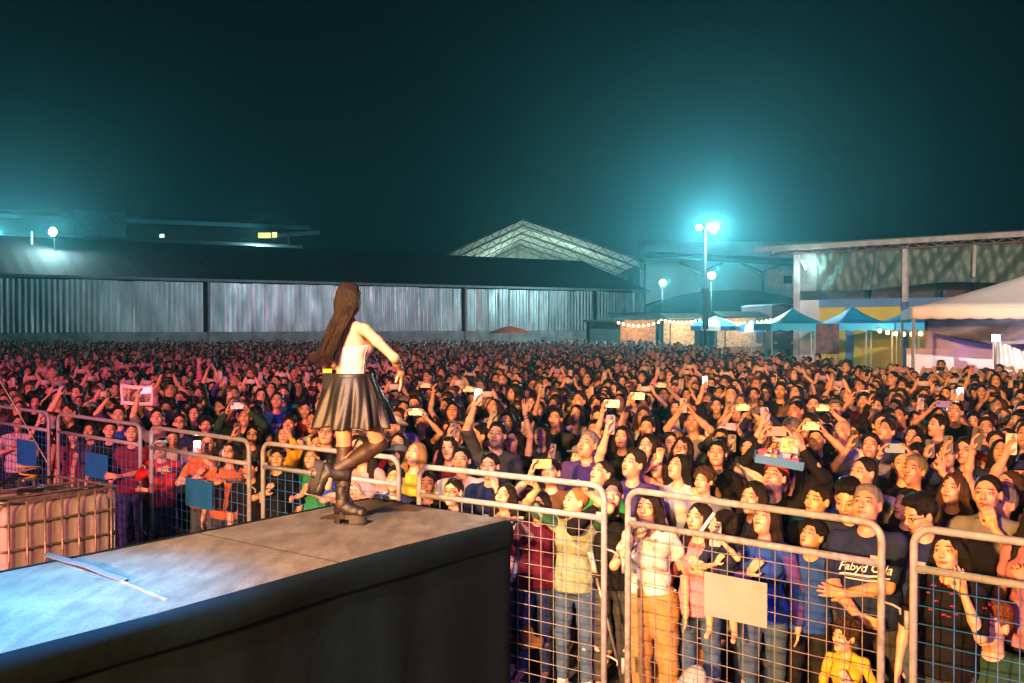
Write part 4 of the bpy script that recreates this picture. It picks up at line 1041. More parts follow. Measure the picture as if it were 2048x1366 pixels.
def string(p, q, n, label, sag=.3):
    p, q = Vector(p), Vector(q); o = empty('string_lights', p); tag(o, label, 'string lights', 'strings of warm bulbs over the stalls'); f = lambda t: (q - p) * t - Vector((0, 0, sag * 4 * t * (1 - t)))
    MB().tube([f(i / 12) for i in range(13)], .012, 4).build('cable', M['black'], o)
    b = MB().lathe([(.03, .05), (.075, 0), (.085, -.05), (.05, -.11)], 8).mesh('bulb', emis('warm_bulb', (1, .62, .25), 16), True)
    for i in range(n):
        c_ = bpy.data.objects.new('bulb', b); C.objects.link(c_); c_.parent = o; c_.location = f((i + .5) / n) - Vector((0, 0, .09))
string(at(1232, 640, 67), at(1322, 639, 67), 9, 'warm bulb string across the stall at the metal shed')
string(at(1318, 634, 70), at(1412, 633, 70), 11, 'warm bulb string just left of the light mast')
string(at(1414, 634, 72), at(1545, 636, 74), 15, 'long warm bulb string right of the light mast')
string(at(1752, 654, 41), at(1850, 660, 38), 6, 'short warm bulb string under the right blue canopies', .1)
lamp('canopy_glow', at(1800, 668, 41) + Vector((0, 0, -.3)), 170, (1, .6, .25), .2)
# orange parasol by the shed
pr = at(1020, 659, 72); o = empty('parasol', (pr.x, pr.y, 0)); tag(o, 'flat orange parasol standing before the metal shed', 'parasol')
MB().lathe([(1.55, -.02), (1.5, .05), (.8, .32), (.05, .50)], 12, (0, 0, pr.z - .25)).build('canopy', mat('orange_cloth', (.50, .10, .04), .8), o)
MB().tube([(0, 0, 0), (0, 0, pr.z)], .03, 6).build('pole', m_beam, o)
# truck
tp = at(1563, 650, 84); o = empty('truck', (tp.x, tp.y, 0), R(12)); tag(o, 'red and grey truck seen end on, parked behind the blue canopies', 'truck'); zt2 = at(0, 611, 84).z
MB().box((0, 2.5, zt2 / 2 + .3), (2.3, 6, zt2 - .7)).build('cargo_body', mat('truck_body', (.20, .05, .06), .5, 0, .3, 1), o); MB().sheet(lambda u, v: Vector(((u - .5) * 2.4, -.55 + v * 6.1, zt2 + .16 * math.sin(u * math.pi))), 8, 2, .05).build('roof', m_ww, o)
MB().box((0, -.53, zt2 * .60), (1.9, .04, 1.1)).build('windscreen', M['glass'], o)
for s in (-1, 1): MB().box((s * .8, -.54, 1.2), (.3, .05, .2)).build('headlight', mat('lens_glass', (.5, .5, .5), .2), o); MB().lathe([(.48, -.12), (.48, .12)], 14, (0, 0, 0)).build('wheel', M['black'], o).matrix_local = Matrix.Translation((s * 1.0, .6, .48)) @ Matrix.Rotation(R(90), 4, 'Y')
bn = at(1655, 668, 40); o = empty('banner', (bn.x, bn.y, 0)); tag(o, 'narrow dark banner with pale figure between the two left canopies', 'banner')
MB().box((0, 0, bn.z - .2), (.95, .03, 1.25)).build('panel', mat('banner_print', (.10, .05, .07), .7, 0, .8, 2.4), o); MB().tube([(0, .04, 0), (0, .04, bn.z - .2)], .02, 6).build('pole', m_beam, o)

# ---------------- big white tent on the right
Yt = 23.5; c0 = at(1824, 614, Yt); tx = c0.x; zt1 = c0.z
bt_ = empty('marquee', (tx, Yt, 0), R(-20)); tag(bt_, 'big white marquee with scalloped valance at the right edge', 'marquee')
m_can = mat('cream_canvas', (.46, .46, .48), .75, 0, .08, 1.2, .25, 5); TWd, TDp, PKz = 15.0, 8.0, 5.35
def troof(u, v):
    x = u * TWd; y = v * TDp; ex = min(x / 6.5, (TWd - x) / 6.5, 1); ey = min(v / .5, (1 - v) / .5); k = min(ex, ey); return Vector((x, y, zt1 + (PKz - zt1) * (k ** 1.08) - .05 * math.sin(min(1, k) * math.pi)))
MB().sheet(troof, 60, 32, .015).build('roof', m_can, bt_, True)
def val(u, v): s_ = u * TWd; return Vector((s_, -.015 + .02 * math.sin(s_ * 2.2) * v, zt1 - v * (.27 + .028 * abs(math.sin(s_ * math.pi / .42)))))
MB().sheet(val, 280, 3, .01).build('valance', mat('white_canvas', (.62, .54, .48), .75, 0, .08, 1.5, .2, 6), bt_, True)
MB().sheet(lambda u, v: Vector((-.012, u * TDp, zt1 - v * (.27 + .02 * abs(math.sin(u * 40))))), 80, 2, .01).build('valance', m_can, bt_)
for x, y in ((0.03, .04), (0.03, TDp), (7.5, .04), (7.5, TDp), (14.9, .04)): MB().tube([(x, y, 0), (x, y, zt1)], .04, 8).build('leg', m_frame, bt_, True)
m_plast = mat('clear_tarp', (.50, .46, .50), .35, 0, .12, 1.5, .8, 3)
MB().sheet(lambda u, v: Vector((.6 + u * 7.5, 6.2 + .10 * math.sin(u * 19 + v * 3), .05 + v * (zt1 - .3))), 80, 6, .01).build('back_curtain', m_plast, bt_, True)
MB().sheet(lambda u, v: Vector((.5 + u * 3.6, 3.2 + .2 * math.sin(u * 9 + v * 4) , zt1 - .25 - v * (.35 + .75 * u ** 2 * 0 + .35 * math.sin(u * 3)))), 50, 6, .01).build('gathered_curtain', mat('grey_tarp', (.22, .19, .20), .5, 0, .3, 3, .9, 5), bt_, True)
MB().sheet(lambda u, v: Vector((2.05 + u * .75 + v * .0 - (1 - v) * 0 + .35 * u * (1 - v), 2.6 + .10 * math.sin(u * 22), 1.2 + v * (1.15 - .35 * u))), 30, 6, .01).build('hanging_flap', mat('white_flap', (.62, .55, .48), .6, 0, .1, 4, .6, 6), bt_, True)
MB().box((2.6, 6.1, 1.2), (5, .1, 1.6)).build('inner_panel', m_plast, bt_)
rl = MB().tube([(.35, 1.6, 1.18), (6.5, 1.6, 1.18)], .025, 6)
for x in (.35, 2.4, 4.4, 6.5): rl.tube([(x, 1.6, 0), (x, 1.6, 1.18)], .025, 6)
o = rl.build('rail_fence', m_frame, None, True); o.location = (tx, Yt, 0); o.rotation_euler = (0, 0, R(-20)); tag(o, 'low white tube railing inside the marquee', 'railing')
lp = at(1995, 676, 24.0); o = empty('lamp_stand', (lp.x, lp.y, 0)); tag(o, 'bright work lamp on a black stand inside the marquee', 'work lamp')
MB().tube([(0, .1, 0), (0, .1, lp.z)], .03, 6).build('stand', M['black'], o); MB().box((0, .1, lp.z), (.22, .08, .18)).build('lamp_head', M['black'], o)
MB().box((0, .05, lp.z), (.13, .02, .10)).build('lens', emis('blue_white', (.65, .78, 1), 60), o); lamp('work_lamp', (0, -.1, lp.z), 220, (.75, .75, 1), .06).parent = o
lamp('marquee_purple', (tx + 3.2, Yt + 3.6, 1.9), 26, (.35, .12, 1), .1)
# ============================================================ the performer
O_ = at(700, 650, 6.5); PX, PY = O_.x, 6.5; PS = .93; PRZ = R(-36)
ex, ey = np.array([math.cos(PRZ), math.sin(PRZ)]), np.array([-math.sin(PRZ), math.cos(PRZ)])
def wb(x, y, z): v = np.array([x, y]); return (float(v @ ex), float(v @ ey), z)      # world offset -> body frame
wbv = lambda x, y, z: wb(x, y, z)
pf = dict(g='f', seed=2, hair='long', head=(.55, -.04, 0.0), w=.93, hs=1.04,
  leg={-1: ((-.085, 0, .90), (-.075, .02, .50), (-.055, -.015, .155), (-.05, .03, .12)),
       1: ((.085, 0, .90), wb(.200, .07, .545), wb(-.14, .0, .345), wb(-.160, -.01, .25))},
  R=(wb(.35, .10, 1.085), wbv(.6, -.9, -.3), wbv(.15, .25, -1), wbv(-.7, .2, 0), .45), L=((.04, .18, 1.22), (1, 0, -1), (0, .2, 1), (0, -1, 0), .8))
f, J = body_field(pf, .0068, bare=True)
V, Q = f.mesh(); hp = (V - J['hc']) @ J['R'] / J['hs']
root = bpy.data.objects.new('person', np_mesh('person', V, Q, M['skin'], hp)); C.objects.link(root)
root.location = (PX, PY, DZ + .02); root.scale = (PS,) * 3; root.rotation_euler = (0, 0, PRZ); root.color = (.56, .31, .23, 0)
tag(root, 'woman dancing on the catwalk in black leather skirt and pale strapless top', 'person')
def kid(name, me, color=None):
    o = bpy.data.objects.new(name, me); C.objects.link(o); o.parent = root
    if color: o.color = (*color, 1)
    return o
# strapless top
F = Field((-.25, -.2, .98), (.25, .25, 1.34), .0065); torso(F, J, True, pf['w'], .009); F.wobble(.0012, 60, 1)
F.plane((0, 0, 1.262), (0, -.08, 1)); F.plane((0, 0, 1.01), (0, 0, -1)); V, Q = F.mesh(); top = kid('strapless_top', np_mesh('strapless_top', V, Q, M['satin']))
seam = MB(); bv = BVHTree.FromPolygons([tuple(v) for v in V], [tuple(q) for q in Q])
def hug(mb, pts, r, n=5):
    out = []
    for p_ in pts:
        h = bv.find_nearest(Vector(p_)); out.append(h[0] + (Vector(p_) - h[0]).normalized() * .001)
    mb.tube(out, r, n)
for a in (-2.6, -2.1, -1.57, -1.0, -.5, .2): hug(seam, [(.22 * math.cos(a), .16 * math.sin(a), 1.03 + .22 * i / 8) for i in range(9)], .0022)
seam.build('seam', mat('pale_piping', (.50, .36, .36), .5), top)
# skirt
W0, W1, ZT, ZH = .140, .264, 1.055, .69
def skf(u, v):
    a = u * 2 * math.pi; fl = .5 + .5 * math.sin(a * 9 + .8 * math.sin(a * 2)); r = W0 + (W1 - W0) * (v ** .72) + v * .050 * (fl - .5) * (1 + .4 * math.sin(a * 3)) + v * .010 * math.sin(a * 21 + 5 * v)
    kx = r * math.cos(a) * 1.12; ky = r * math.sin(a) * .98 + .02 * v
    return Vector((kx, ky, ZT - (ZT - ZH) * v - .018 * v * fl + .03 * v * max(0, math.sin(a))))
MB().sheet(skf, 260, 26, .004)
sk = MB().sheet(skf, 260, 26, .004).build('skirt', M['leather'], root, True)
MB().sheet(lambda u, v: Vector(((W0 + .010) * 1.12 * math.cos(u * 2 * math.pi), (W0 + .008) * .98 * math.sin(u * 2 * math.pi), ZT + .012 - v * .045)), 60, 2, .006).build('waistband', M['leather'], sk, True)
# stockings
F = Field((-.2, -.35, .0), (.35, .45, .66), .0075)
l = {k: [np.array(q) for q in J['leg'][k]] for k in (1, -1)}
h, kn, an, toe = l[-1]; F.cap(h + (kn - h) * .97, kn, .0575, .056, .02); F.cap(kn, kn * .7 + an * .3, .056, .060, .02); F.cap(kn * .7 + an * .3, an, .060, .039, .02); F.cap(an, an - np.array([0, 0, .08]), .045, .045); F.cap(an - np.array([0, .02, .03]), toe, .043, .038, .02)
V, Q = F.mesh(); kid('stocking', np_mesh('stocking', V, Q, M['stocking']))
F = Field((-.3, -.35, .25), (.4, .45, .9), .0075)
h, kn, an, toe = l[1]; F.cap(h + (kn - h) * .97, kn, .0570, .057, .02); F.cap(kn, kn * .7 + an * .3, .057, .061, .02); F.cap(kn * .7 + an * .3, an, .061, .039, .02)
V, Q = F.mesh(); kid('stocking', np_mesh('stocking', V, Q, M['stocking']))
# chunky boots: +x is the toe, z up, origin under the ankle on the sole's bottom
def boot():
    F = Field((-.14, -.09, .03), (.25, .09, .33), .006)
    F.cap((.0, 0, .14), (-.012, 0, .27), .058, .054, .02); F.cap((-.035, 0, .105), (.06, 0, .105), .045, .044, .03); F.cap((.05, 0, .10), (.150, 0, .088), .046, .040, .03); F.cap((.145, .012, .082), (.145, -.012, .082), .038, k=.02); F.wobble(.0015, 45, 1)
    F.plane((0, 0, .066), (0, 0, -1)); F.plane((0, 0, .285), (0, 0, 1)); V, Q = F.mesh(); me = np_mesh('boot', V, Q, M['boot'])
    s = MB(); n = 40; out = []
    for i in range(n):
        a = 2 * math.pi * i / n; x = .055 + .135 * math.cos(a); y = .049 * math.sin(a) * (1 if math.cos(a) > -.2 else .88); out.append((x, y))
    def slab_(z0, z1, k, x0=-1, x1=1):
        p = [(max(min(x, x1), x0), y * k) for x, y in out]; s.add([(x, y, z0) for x, y in p] + [(x, y, z1) for x, y in p], [tuple(range(n))[::-1], tuple(range(n, 2 * n))] + [(i, (i + 1) % n, (i + 1) % n + n, i + n) for i in range(n)])
    slab_(.036, .070, 1.0); slab_(0, .0365, .98, -1, -.012); slab_(0, .0362, .98, .062, 1)
    for i in range(9): s.box((.02 + .02 * i, 0, .004), (.008, .112, .010))
    lc = MB()
    for i in range(6):
        z = .145 + i * .024; x = .078 - i * .006 if i > 1 else .092 - i * .01; lc.tube([(x - .02, .030, z), (x, 0, z + .006), (x - .02, -.030, z + .012)], .0028, 5)
    lc.tube([(.055, 0, .285), (.075, .03, .30), (.085, .055, .275)], .0025, 5); lc.tube([(.055, 0, .285), (.08, -.03, .305), (.10, -.05, .285)], .0025, 5)
    lc.tube([(.055, 0, .285), (.07, -.05, .26), (.075, -.055, .20)], .0022, 5)
    return me, s.mesh('sole', mat('rubber_sole', (.012, .010, .010), .55, 0, .3, 20)), lc.mesh('lace', M['black'], True)
bm, sm_, lm = boot()
def put_boot(Mx):
    o = kid('boot', bm); o.matrix_local = Mx @ Matrix.Scale(.94, 4)
    for nm, me in (('sole', sm_), ('lace', lm)):
        q = bpy.data.objects.new(nm, me); C.objects.link(q); q.parent = o
def frame(org, x, up):
    x = Vector(x).normalized(); up = Vector(up); y = up.cross(x).normalized(); z = x.cross(y); return Matrix.Translation(Vector(org)) @ Matrix((x, y, z)).transposed().to_4x4()
a_ = J['leg'][-1][2]; put_boot(frame((a_[0], a_[1], -.018), wb(1, -.22, 0), (0, 0, 1)))
a_ = np.array(J['leg'][1][2]); k_ = np.array(J['leg'][1][1]); sh_ = nrm(k_ - a_); ft = nrm(np.array(wb(-.24, -.10, -1.0))); upv = nrm(sh_ - ft * (sh_ @ ft))
put_boot(frame(a_ - upv * .135 + ft * -.0, ft, upv))
# hair: a scalp mass and long strands
F = Field((-.2, -.3, .95), (.2, .2, 1.8), .0075); c = J['hc']; g = lambda v: c + J['R'] @ (np.array(v, float) * J['hs'])
e = lambda v, r, k=.02, op='u': F.ell(g(v), np.array(r) * J['hs'], k, op, J['R'])
e((0, -.020, .034), (.087, .103, .090)); e((0, -.045, -.03), (.082, .075, .09), .03); e((0, .100, -.045), (.060, .075, .105), .012, 's')
F.cap(g((0, -.07, -.04)), (-.01, -.100, 1.44), .062, .035, .05)
X_, Y_, Z_ = np.meshgrid(F.x, F.y, F.z, indexing='ij', sparse=True); F.F = F.F + (.0035 * np.sin(X_ * 260 + 2 * np.sin(Z_ * 14)) * np.sin(Y_ * 210 + Z_ * 9)).astype(np.float32)
V, Q = F.mesh(); hcol = (.022, .012, .008); hair = kid('hair', np_mesh('hair', V, Q, M['hair']), hcol)
SG = [MB(), MB(), MB()]; rr = random.Random(3)
for i in range(560):
    a = rr.uniform(-2.95, -.15) if i % 5 else rr.uniform(-3.3, .2); b = rr.uniform(-.4, 1.2)
    p0 = g((.086 * math.cos(a) * math.cos(b), -.02 + .101 * math.sin(a) * math.cos(b), .034 + .09 * math.sin(b)))
    side = math.cos(a); L = rr.uniform(.55, 1.0); p0 = Vector(p0); n1 = Vector((side * .090, -.095 + .04 * abs(side) ** 2 + rr.uniform(-.015, .012), 1.50))
    n2 = Vector((side * .078 - .012 + rr.uniform(-.012, .012), -.125 + rr.uniform(-.03, .02), 1.36)); n3 = Vector((side * .066 - .045 + rr.uniform(-.022, .022), -.155 + rr.uniform(-.04, .03), 1.235)); bl = rr.random() ** 3 * .10
    n4 = n3 + Vector((-.020 - bl * .6, -.02 - bl * .6, -.13 * L + bl * .5)) + Vector((rr.uniform(-.02, .02), rr.uniform(-.02, .02), 0)) * L
    cps = [p0, p0 * .4 + n1 * .6 + Vector((0, -.01, .02)), n1, n2, n3, n4]; pts = []
    for k in range(len(cps) - 1):
        A0, A1, A2, A3 = cps[max(k - 1, 0)], cps[k], cps[k + 1], cps[min(k + 2, len(cps) - 1)]
        for t in (0, .33, .67): pts.append(.5 * ((2 * A1) + (A2 - A0) * t + (2 * A0 - 5 * A1 + 4 * A2 - A3) * t * t + (3 * A1 - A0 - 3 * A2 + A3) * t ** 3))
    pts.append(cps[-1]); SG[i % 3].tube(pts, rr.uniform(.0028, .0050), 4, .0008)
for st, kc in zip(SG, (.5, 1.0, 2.2)): o = st.build('strands', M['hair'], hair, True); o.color = (*[x * kc for x in hcol], 1)
# transmitter hung on the waistband at her back
bp = Matrix.LocRotScale(root.location, root.rotation_euler, root.scale) @ Vector(wb(-.150, -.075, 1.035)); o = empty('transmitter_pack', bp, R(20)); tag(o, "black and yellow transmitter pack clipped on the back of the skirt's waistband", 'transmitter')
MB().box((0, 0, -.02), (.062, .026, .105)).build('body', M['black'], o); MB().box((0, 0, .045), (.056, .024, .026)).build('display', mat('yellow_label', (.60, .55, .03), .5), o)
MB().tube([(.02, 0, .058), (.024, 0, .10)], .003, 5).build('antenna', M['black'], o)
# ============================================================ people near the barriers, one row each
# u, v of the face in the photo, height of the face, sex, hair, hair colour, shirt, sleeve, right arm, left arm, head turn, label, extras
HR = [
(1758,1007,1.60,'m','short','grey','navy',.75,'clasp','cross',(-.15,.28,0),'grey haired man in navy tee with white script and stripes, hands clasped',dict(w=1.14,chub=1,print=1,vneck=.03,trou='charcoal',t=.45)),
(1318,1013,1.47,'f','long','dark','white',.45,'mouth','down',(-.1,.12,0),'woman in short white top and tan cargo trousers, fist at her mouth',dict(hem=.98,trou='tan',legw=1.25,t=.4,loose=.02,shades=1)),
(1404,1035,1.36,'f','longfwd','dark','pink',.9,'down','chest',(-.35,.15,0),'girl in pink top behind the cream barrier carrying a small child',dict(t=.1,Z=6.6)),
(1530,1038,1.43,'f','long','dark','blue',1.95,'chest','down',(-.35,.38,0),'long haired woman in blue top with purple sleeves and jeans',dict(trou='denimblue',t=.1,sleevecol='purple',vneck=.05)),
(1614,1068,1.33,'m','short','black','blue',.8,'down','down',(-.5,.35,0),'boy in black cap and blue tee, mouth open, beside the navy shirt man',dict(cap='backcap',capcol='black',t=.35)),
(1706,1275,.90,'f','curly','brown','yellow',.9,'down','chest',(-.6,.05,0),'small curly haired child in yellow top low behind the barrier',dict(t=.0,hs=1.3,Z=5.55)),
(1886,1098,1.42,'f','mid','black','black',.9,'down','cheek',(-.2,.1,.15),'girl in dark flowered top resting her cheek on her hand',dict(t=.25,Z=5.35,flower=1)),
(1976,1248,1.02,'m','quiff','red','darkgreen',.8,'clasp','clasp',(-.45,.05,0),'red haired boy in dark green tee sitting behind the rightmost barrier',dict(t=.05,Z=5.3,seat=1.0,w=1.15,leg={1: ((.085, 0, .90), (.15, .36, .93), (.15, .33, .62), (.16, .46, .57)), -1: ((-.085, 0, .90), (-.15, .36, .93), (-.15, .33, .62), (-.16, .46, .57))})),
(1845,1020,1.56,'m','quiff','black','navy',.8,'down','down',(-.75,-.25,0),'young man in glasses and navy tee looking down to his right',dict(glasses=1,t=.3)),
(1983,985,1.62,'m','buzz','dark','grey',.9,'down','mouth',(-.1,.05,0),'short haired man in grey shirt with his hand over his mouth',dict(t=.35,collar=1)),
(1898,975,1.52,'f','wavy','brown','black',.9,'down','down',(-.3,.15,0),'woman with wavy brown hair in black, near the right edge',dict(t=.2)),
(1808,1005,1.46,'f','long','dark','black',.9,'down','down',(-.6,.1,0),'young woman in profile between the navy shirt man and the man in glasses',dict(t=.1)),
(1688,985,1.60,'m','quiff','black','navy',1.9,'down','down',(-.15,-.3,0),'man with slick quiff in dark buttoned shirt looking down',dict(t=.25,collar=1)),
(1752,943,1.60,'m','buzz','dark','white',1.9,'down','down',(-.6,.15,0),'young man with buzz cut in pale grey shirt turned left',dict(t=.3,collar=1)),
(1816,940,1.56,'m','short','grey','black',.9,'down','cheek',(-.4,.2,0),'older man with one hand raised beside his ear',dict(t=.6,L=((.22,.12,1.62),(1,0,-1),(0,.1,1),(-.6,-.8,0),.3))),
(1628,995,1.50,'f','bun','dark','black',1.9,'down','down',(-.45,.15,0),'woman with tied back hair and earring in black jacket behind the wide barrier',dict(t=.1)),
(1560,955,1.56,'m','short','black','black',1.9,'down','hold',(-.25,.35,0),'vendor in red cap balancing a blue candy tray on his head',dict(cap='backcap',capcol='red',t=.2,L=((.24,.06,1.82),(1,-.1,-.5),(-.2,.1,1),(-.5,0,1),.7))),
(1496,990,1.50,'f','longfwd','dark','charcoal',.9,'down','down',(-.3,.1,0),'woman half hidden behind the long haired woman in blue',dict(t=.3,u=1515)),
(1502,893,1.56,'m','fringe','black','white',.9,'phone1','down',(-.1,.25,0),'boy with fringe in white tee filming with a grey phone',dict(phone='V',pc='grey',t=.15)),
(1425,962,1.40,'m','curly','brown','cream',.8,'down','down',(-.3,.15,0),'curly haired boy with small earrings behind the wide cream barrier',dict(t=.05)),
(1368,932,1.50,'f','long','black','white',.0,'fist','down',(-.5,.35,0),'woman in white sleeveless top raising a fist beside her forehead',dict(t=.15,R=((.13,.12,1.68),(1,0,-1),(-.1,.1,1),(-.4,1,0),1.5))),
(1325,930,1.50,'f','mid','dark','black',.9,'down','down',(0,.2,0),'woman with round face in black just left of the raised fist',dict(t=.15,u=1328)),
(1268,925,1.56,'m','quiff','dark','purple',.7,'phonehi','down',(-.5,.3,0),'man in purple jersey holding a lilac phone above his head',dict(phone='V',pc='lilac',t=.15)),
(1194,948,1.50,'f','bun','dark','green',.7,'down','down',(-.45,.4,0),'woman with parted lips looking up, bright green sleeve',dict(t=.05)),
(1226,990,1.46,'m','short','dark','black',1.9,'cheek','down',(.2,.1,0),'young person in black with one hand raised beside the face',dict(t=.1,R=((.09,.15,1.52),(1,0,-1),(-.1,-.1,1),(-.6,-.7,0),.7))),
(1150,1003,1.38,'m','buzz','blond','greygreen',.75,'rail','rail',(-.75,.15,0),'older man in pale green polo with dark sleeves gripping the top rail',dict(t=.02,collar=1,R=((.27,.20,1.72),(.6,-.6,-.6),(.2,.5,.8),(0,-.3,-1),1.2),L=((.16,.26,1.74),(.8,-.4,-.6),(-.2,.5,.8),(0,-.3,-1),1.2),Z=7.15,trou='denimblue',shoes=1)),
(1068,1003,1.36,'f','long','dark','maroon',.9,'down','down',(-.1,.1,0),'dark haired girl in long maroon top below the rail at the catwalk corner',dict(t=.2)),
(1003,990,1.38,'f','mid','dark','white',.6,'reach','rail',(-.2,.35,0),'smiling girl in white leaning her arms on the middle rail',dict(t=.15)),
(908,985,1.40,'f','bun','dark','black',.6,'down','reach',(-.15,.1,0),'grinning woman in glasses stretching an arm along the rail',dict(t=.1,glasses=1,L=((.42,.32,1.40),(1,0,-.6),(.5,.8,0),(0,0,-1),.4))),
(856,968,1.40,'f','bun','dark','black',.9,'down','down',(.1,.1,0),'woman with earring in black just behind the corner of the cream barrier',dict(t=.08)),
(933,920,1.52,'m','short','black','white',.7,'down','down',(.05,.15,0),'young man with short black hair and white collar behind the cream barrier',dict(t=.15)),
(992,932,1.50,'m','short','black','navy',.8,'down','cheek',(0,.05,0),'boy in navy jersey with his fingers spread over his cheek',dict(t=.15)),
(1160,888,1.62,'m','short','grey','purple',.8,'down','down',(-.35,.25,0),'older man in dark purple polo with pale collar, ear showing',dict(t=.45,collar=1,chub=1,w=1.1)),
(1014,880,1.54,'f','long','black','black',.1,'cheek','up',(-.2,.2,0),'laughing woman in black tee with one open hand raised high',dict(t=.15,R=((.12,.28,1.50),(.9,0,-1),(-.1,.2,1),(-.1,1,0),.25),L=((.14,.14,1.97),(1,.1,-.3),(.0,-.05,1),(0,1,0),.10))),
(906,895,1.50,'f','wavy','dark','maroon',.9,'down','over',(.1,.1,0),'woman with wavy dark hair falling over one side of her face',dict(t=.15,L='down')),
(822,905,1.52,'f','longfwd','blond','yellow',.9,'down','down',(-.25,.4,0),'blond long haired woman gazing up beside the performer',dict(t=.0)),
(784,955,1.42,'m','short','black','navy',.9,'down','down',(0,.1,0),'person in dark jacket with maroon collar behind the corner of the barrier',dict(t=.15,w=1.05)),
(838,848,1.54,'f','bun','dark','black',.0,'phoneH','phoneH',(.0,.45,0),'woman in sleeveless top holding a white phone sideways above her head',dict(phone='H',pc='white',t=.1)),
(912,868,1.56,'m','buzz','dark','pink',.5,'down','down',(.3,.45,.3),'person in bright pink glasses tilting their head right back',dict(t=.05,glasses=1)),
(635,915,1.40,'m','short','dark','green',.9,'chest','chest',(-.1,.25,0),'boy in bright green tee holding snacks at his chest',dict(t=.1,w=1.05)),
(541,915,1.42,'m','fringe','black','black',.9,'chest','down',(.1,.15,0),'person with fringe and black top at the corner post',dict(t=.1)),
(563,870,1.50,'f','long','dark','yellow',1.9,'down','phone1',(.1,.15,0),'woman in yellow jacket filming with a pink phone',dict(phone='V',phoneside=-1,pc='pink',t=.1)),
(322,893,1.44,'m','short','black','red',1.9,'cross','cross',(.1,.1,0),'man in white cap and glasses, bright red jacket, leaning on the barrier',dict(cap='cap',capcol='white',glasses=1,t=.25,R=((-.05,.30,1.38),(1,0,-.4),(-1,.3,.1),(0,-1,0),.4))),
(356,868,1.48,'m','short','black','cream',.9,'down','down',(.3,-.35,0),'dark haired person looking down between the red jacket and orange top',dict(t=.3,Z=11.2)),
(403,885,1.46,'f','bun','dark','orange',.6,'chest','phonelow',(.1,.15,0),'woman in orange top shining a phone torch at the stage',dict(phone='V',phoneside=-1,pc='lilac',torch=1,t=.05,w=1.1,L=((.02,.30,1.50),(1,0,-1),(-.3,.2,1),(-.9,-.3,0),.9),trou='grey')),
(446,905,1.42,'f','mid','black','orange',.8,'down','reach',(-.1,.2,0),'short haired woman in orange resting her forearm through the barrier',dict(t=.05,w=1.1,glasses=1)),
(510,935,1.36,'m','short','black','black',.9,'down','down',(-.2,.1,0),'person in black seen between two barrier posts',dict(t=.05)),
(262,865,1.50,'f','bun','black','maroon',.8,'down','cross',(.15,.15,0),'middle aged woman in maroon and navy between two barriers',dict(t=.25)),
(206,860,1.50,'f','bun','black','black',.9,'down','down',(.1,.1,0),'woman with tied back hair in black behind the small blue plate',dict(t=.25)),
(235,830,1.58,'m','short','black','blue',.9,'down','down',(.1,.1,0),'young man in blue shirt just above the second barrier rail',dict(t=.25)),
(268,833,1.54,'f','mid','black','navy',.9,'down','down',(.1,.2,0),'woman in navy next to the young man in blue shirt',dict(t=.35)),
(30,845,1.56,'m','short','black','white',.9,'chest','chest',(.25,.15,0),'man in white tee with hands folded at his chest, far left',dict(t=.3)),
(72,800,1.62,'m','curly','black','charcoal',1.9,'reach','reach',(.4,-.1,0),'curly haired person in grey leaning over the leftmost barrier',dict(t=.25)),
(145,868,1.44,'m','fringe','black','maroon',.9,'down','down',(.1,0,0),'person in maroon behind the second barrier from the left',dict(t=.4)),
(272,822,1.58,'f','mid','dark','purple',.9,'hold','hold',(.1,.2,0),'person holding a white picture banner over their head with both arms',dict(t=.3,u=262,R=((.20,.12,1.78),(1,0,-.6),(0,.1,1),(-1,.3,0),.9),L=((.20,.12,1.78),(1,0,-.6),(0,.1,1),(-1,.3,0),.9))),
(325,835,1.56,'m','short','black','grey',.9,'phonehi','down',(.1,.2,0),'man with arm up filming with a pale blue phone held sideways',dict(phone='H',two=False,pc='skyblue',t=.1)),
(349,845,1.50,'m','short','black','navy',.8,'down','down',(.1,.25,0),'man in glasses and navy jacket above the third barrier',dict(t=.15,glasses=1)),
(392,828,1.54,'f','long','dark','black',.9,'down','down',(.1,.25,0),'long haired woman in black above the third barrier rail',dict(t=.15)),
(422,850,1.50,'m','fringe','black','charcoal',1.9,'down','mouth',(.2,.1,0),'person hidden behind a red phone held at the face',dict(phone='V',phoneside=-1,pc='red',t=.15)),
(428,775,1.56,'f','long','black','black',.1,'over','over',(.1,.1,0),'girl in black tee joining her hands above her head',dict(t=.12)),
(372,760,1.60,'m','short','black','pink',1.9,'down','up',(.1,.1,0),'man in pink top with one sleeve raised, left of the performer',dict(t=.35)),
(500,835,1.56,'m','quiff','black','darkgreen',1.9,'phoneH','phoneH',(.1,.3,0),'man in dark green jacket filming with a grey phone sideways',dict(phone='H',pc='grey',t=.2)),
(494,868,1.48,'f','mid','black','charcoal',.9,'phone1','down',(.2,.1,0),'woman in glasses filming with an upright black phone',dict(phone='V',pc='black',t=.2,glasses=1)),
(549,800,1.62,'m','short','dark','blue',.9,'down','down',(.05,.25,0),'young man in blue tee with pale lettering, left of the performer',dict(t=.12,letters=1)),
(594,745,1.66,'m','buzz','black','white',.8,'down','phone1',(.1,.05,0),'broad man in plain white tee behind the performer',dict(t=.4,w=1.25,chub=1)),
(580,845,1.50,'m','fringe','dark','black',.9,'down','down',(.05,.1,0),'boy with fringe below the young man in blue tee',dict(t=.05)),
(605,820,1.54,'f','bun','dark','maroon',.9,'down','down',(.05,.15,0),'woman with smooth tied hair beside the leather skirt',dict(t=.1)),
(1300,820,1.52,'f','longfwd','dark','white',.0,'down','down',(-.1,.15,0),'slim woman with straight dark hair in white strap top',dict(t=.05,u=1348,v=815)),
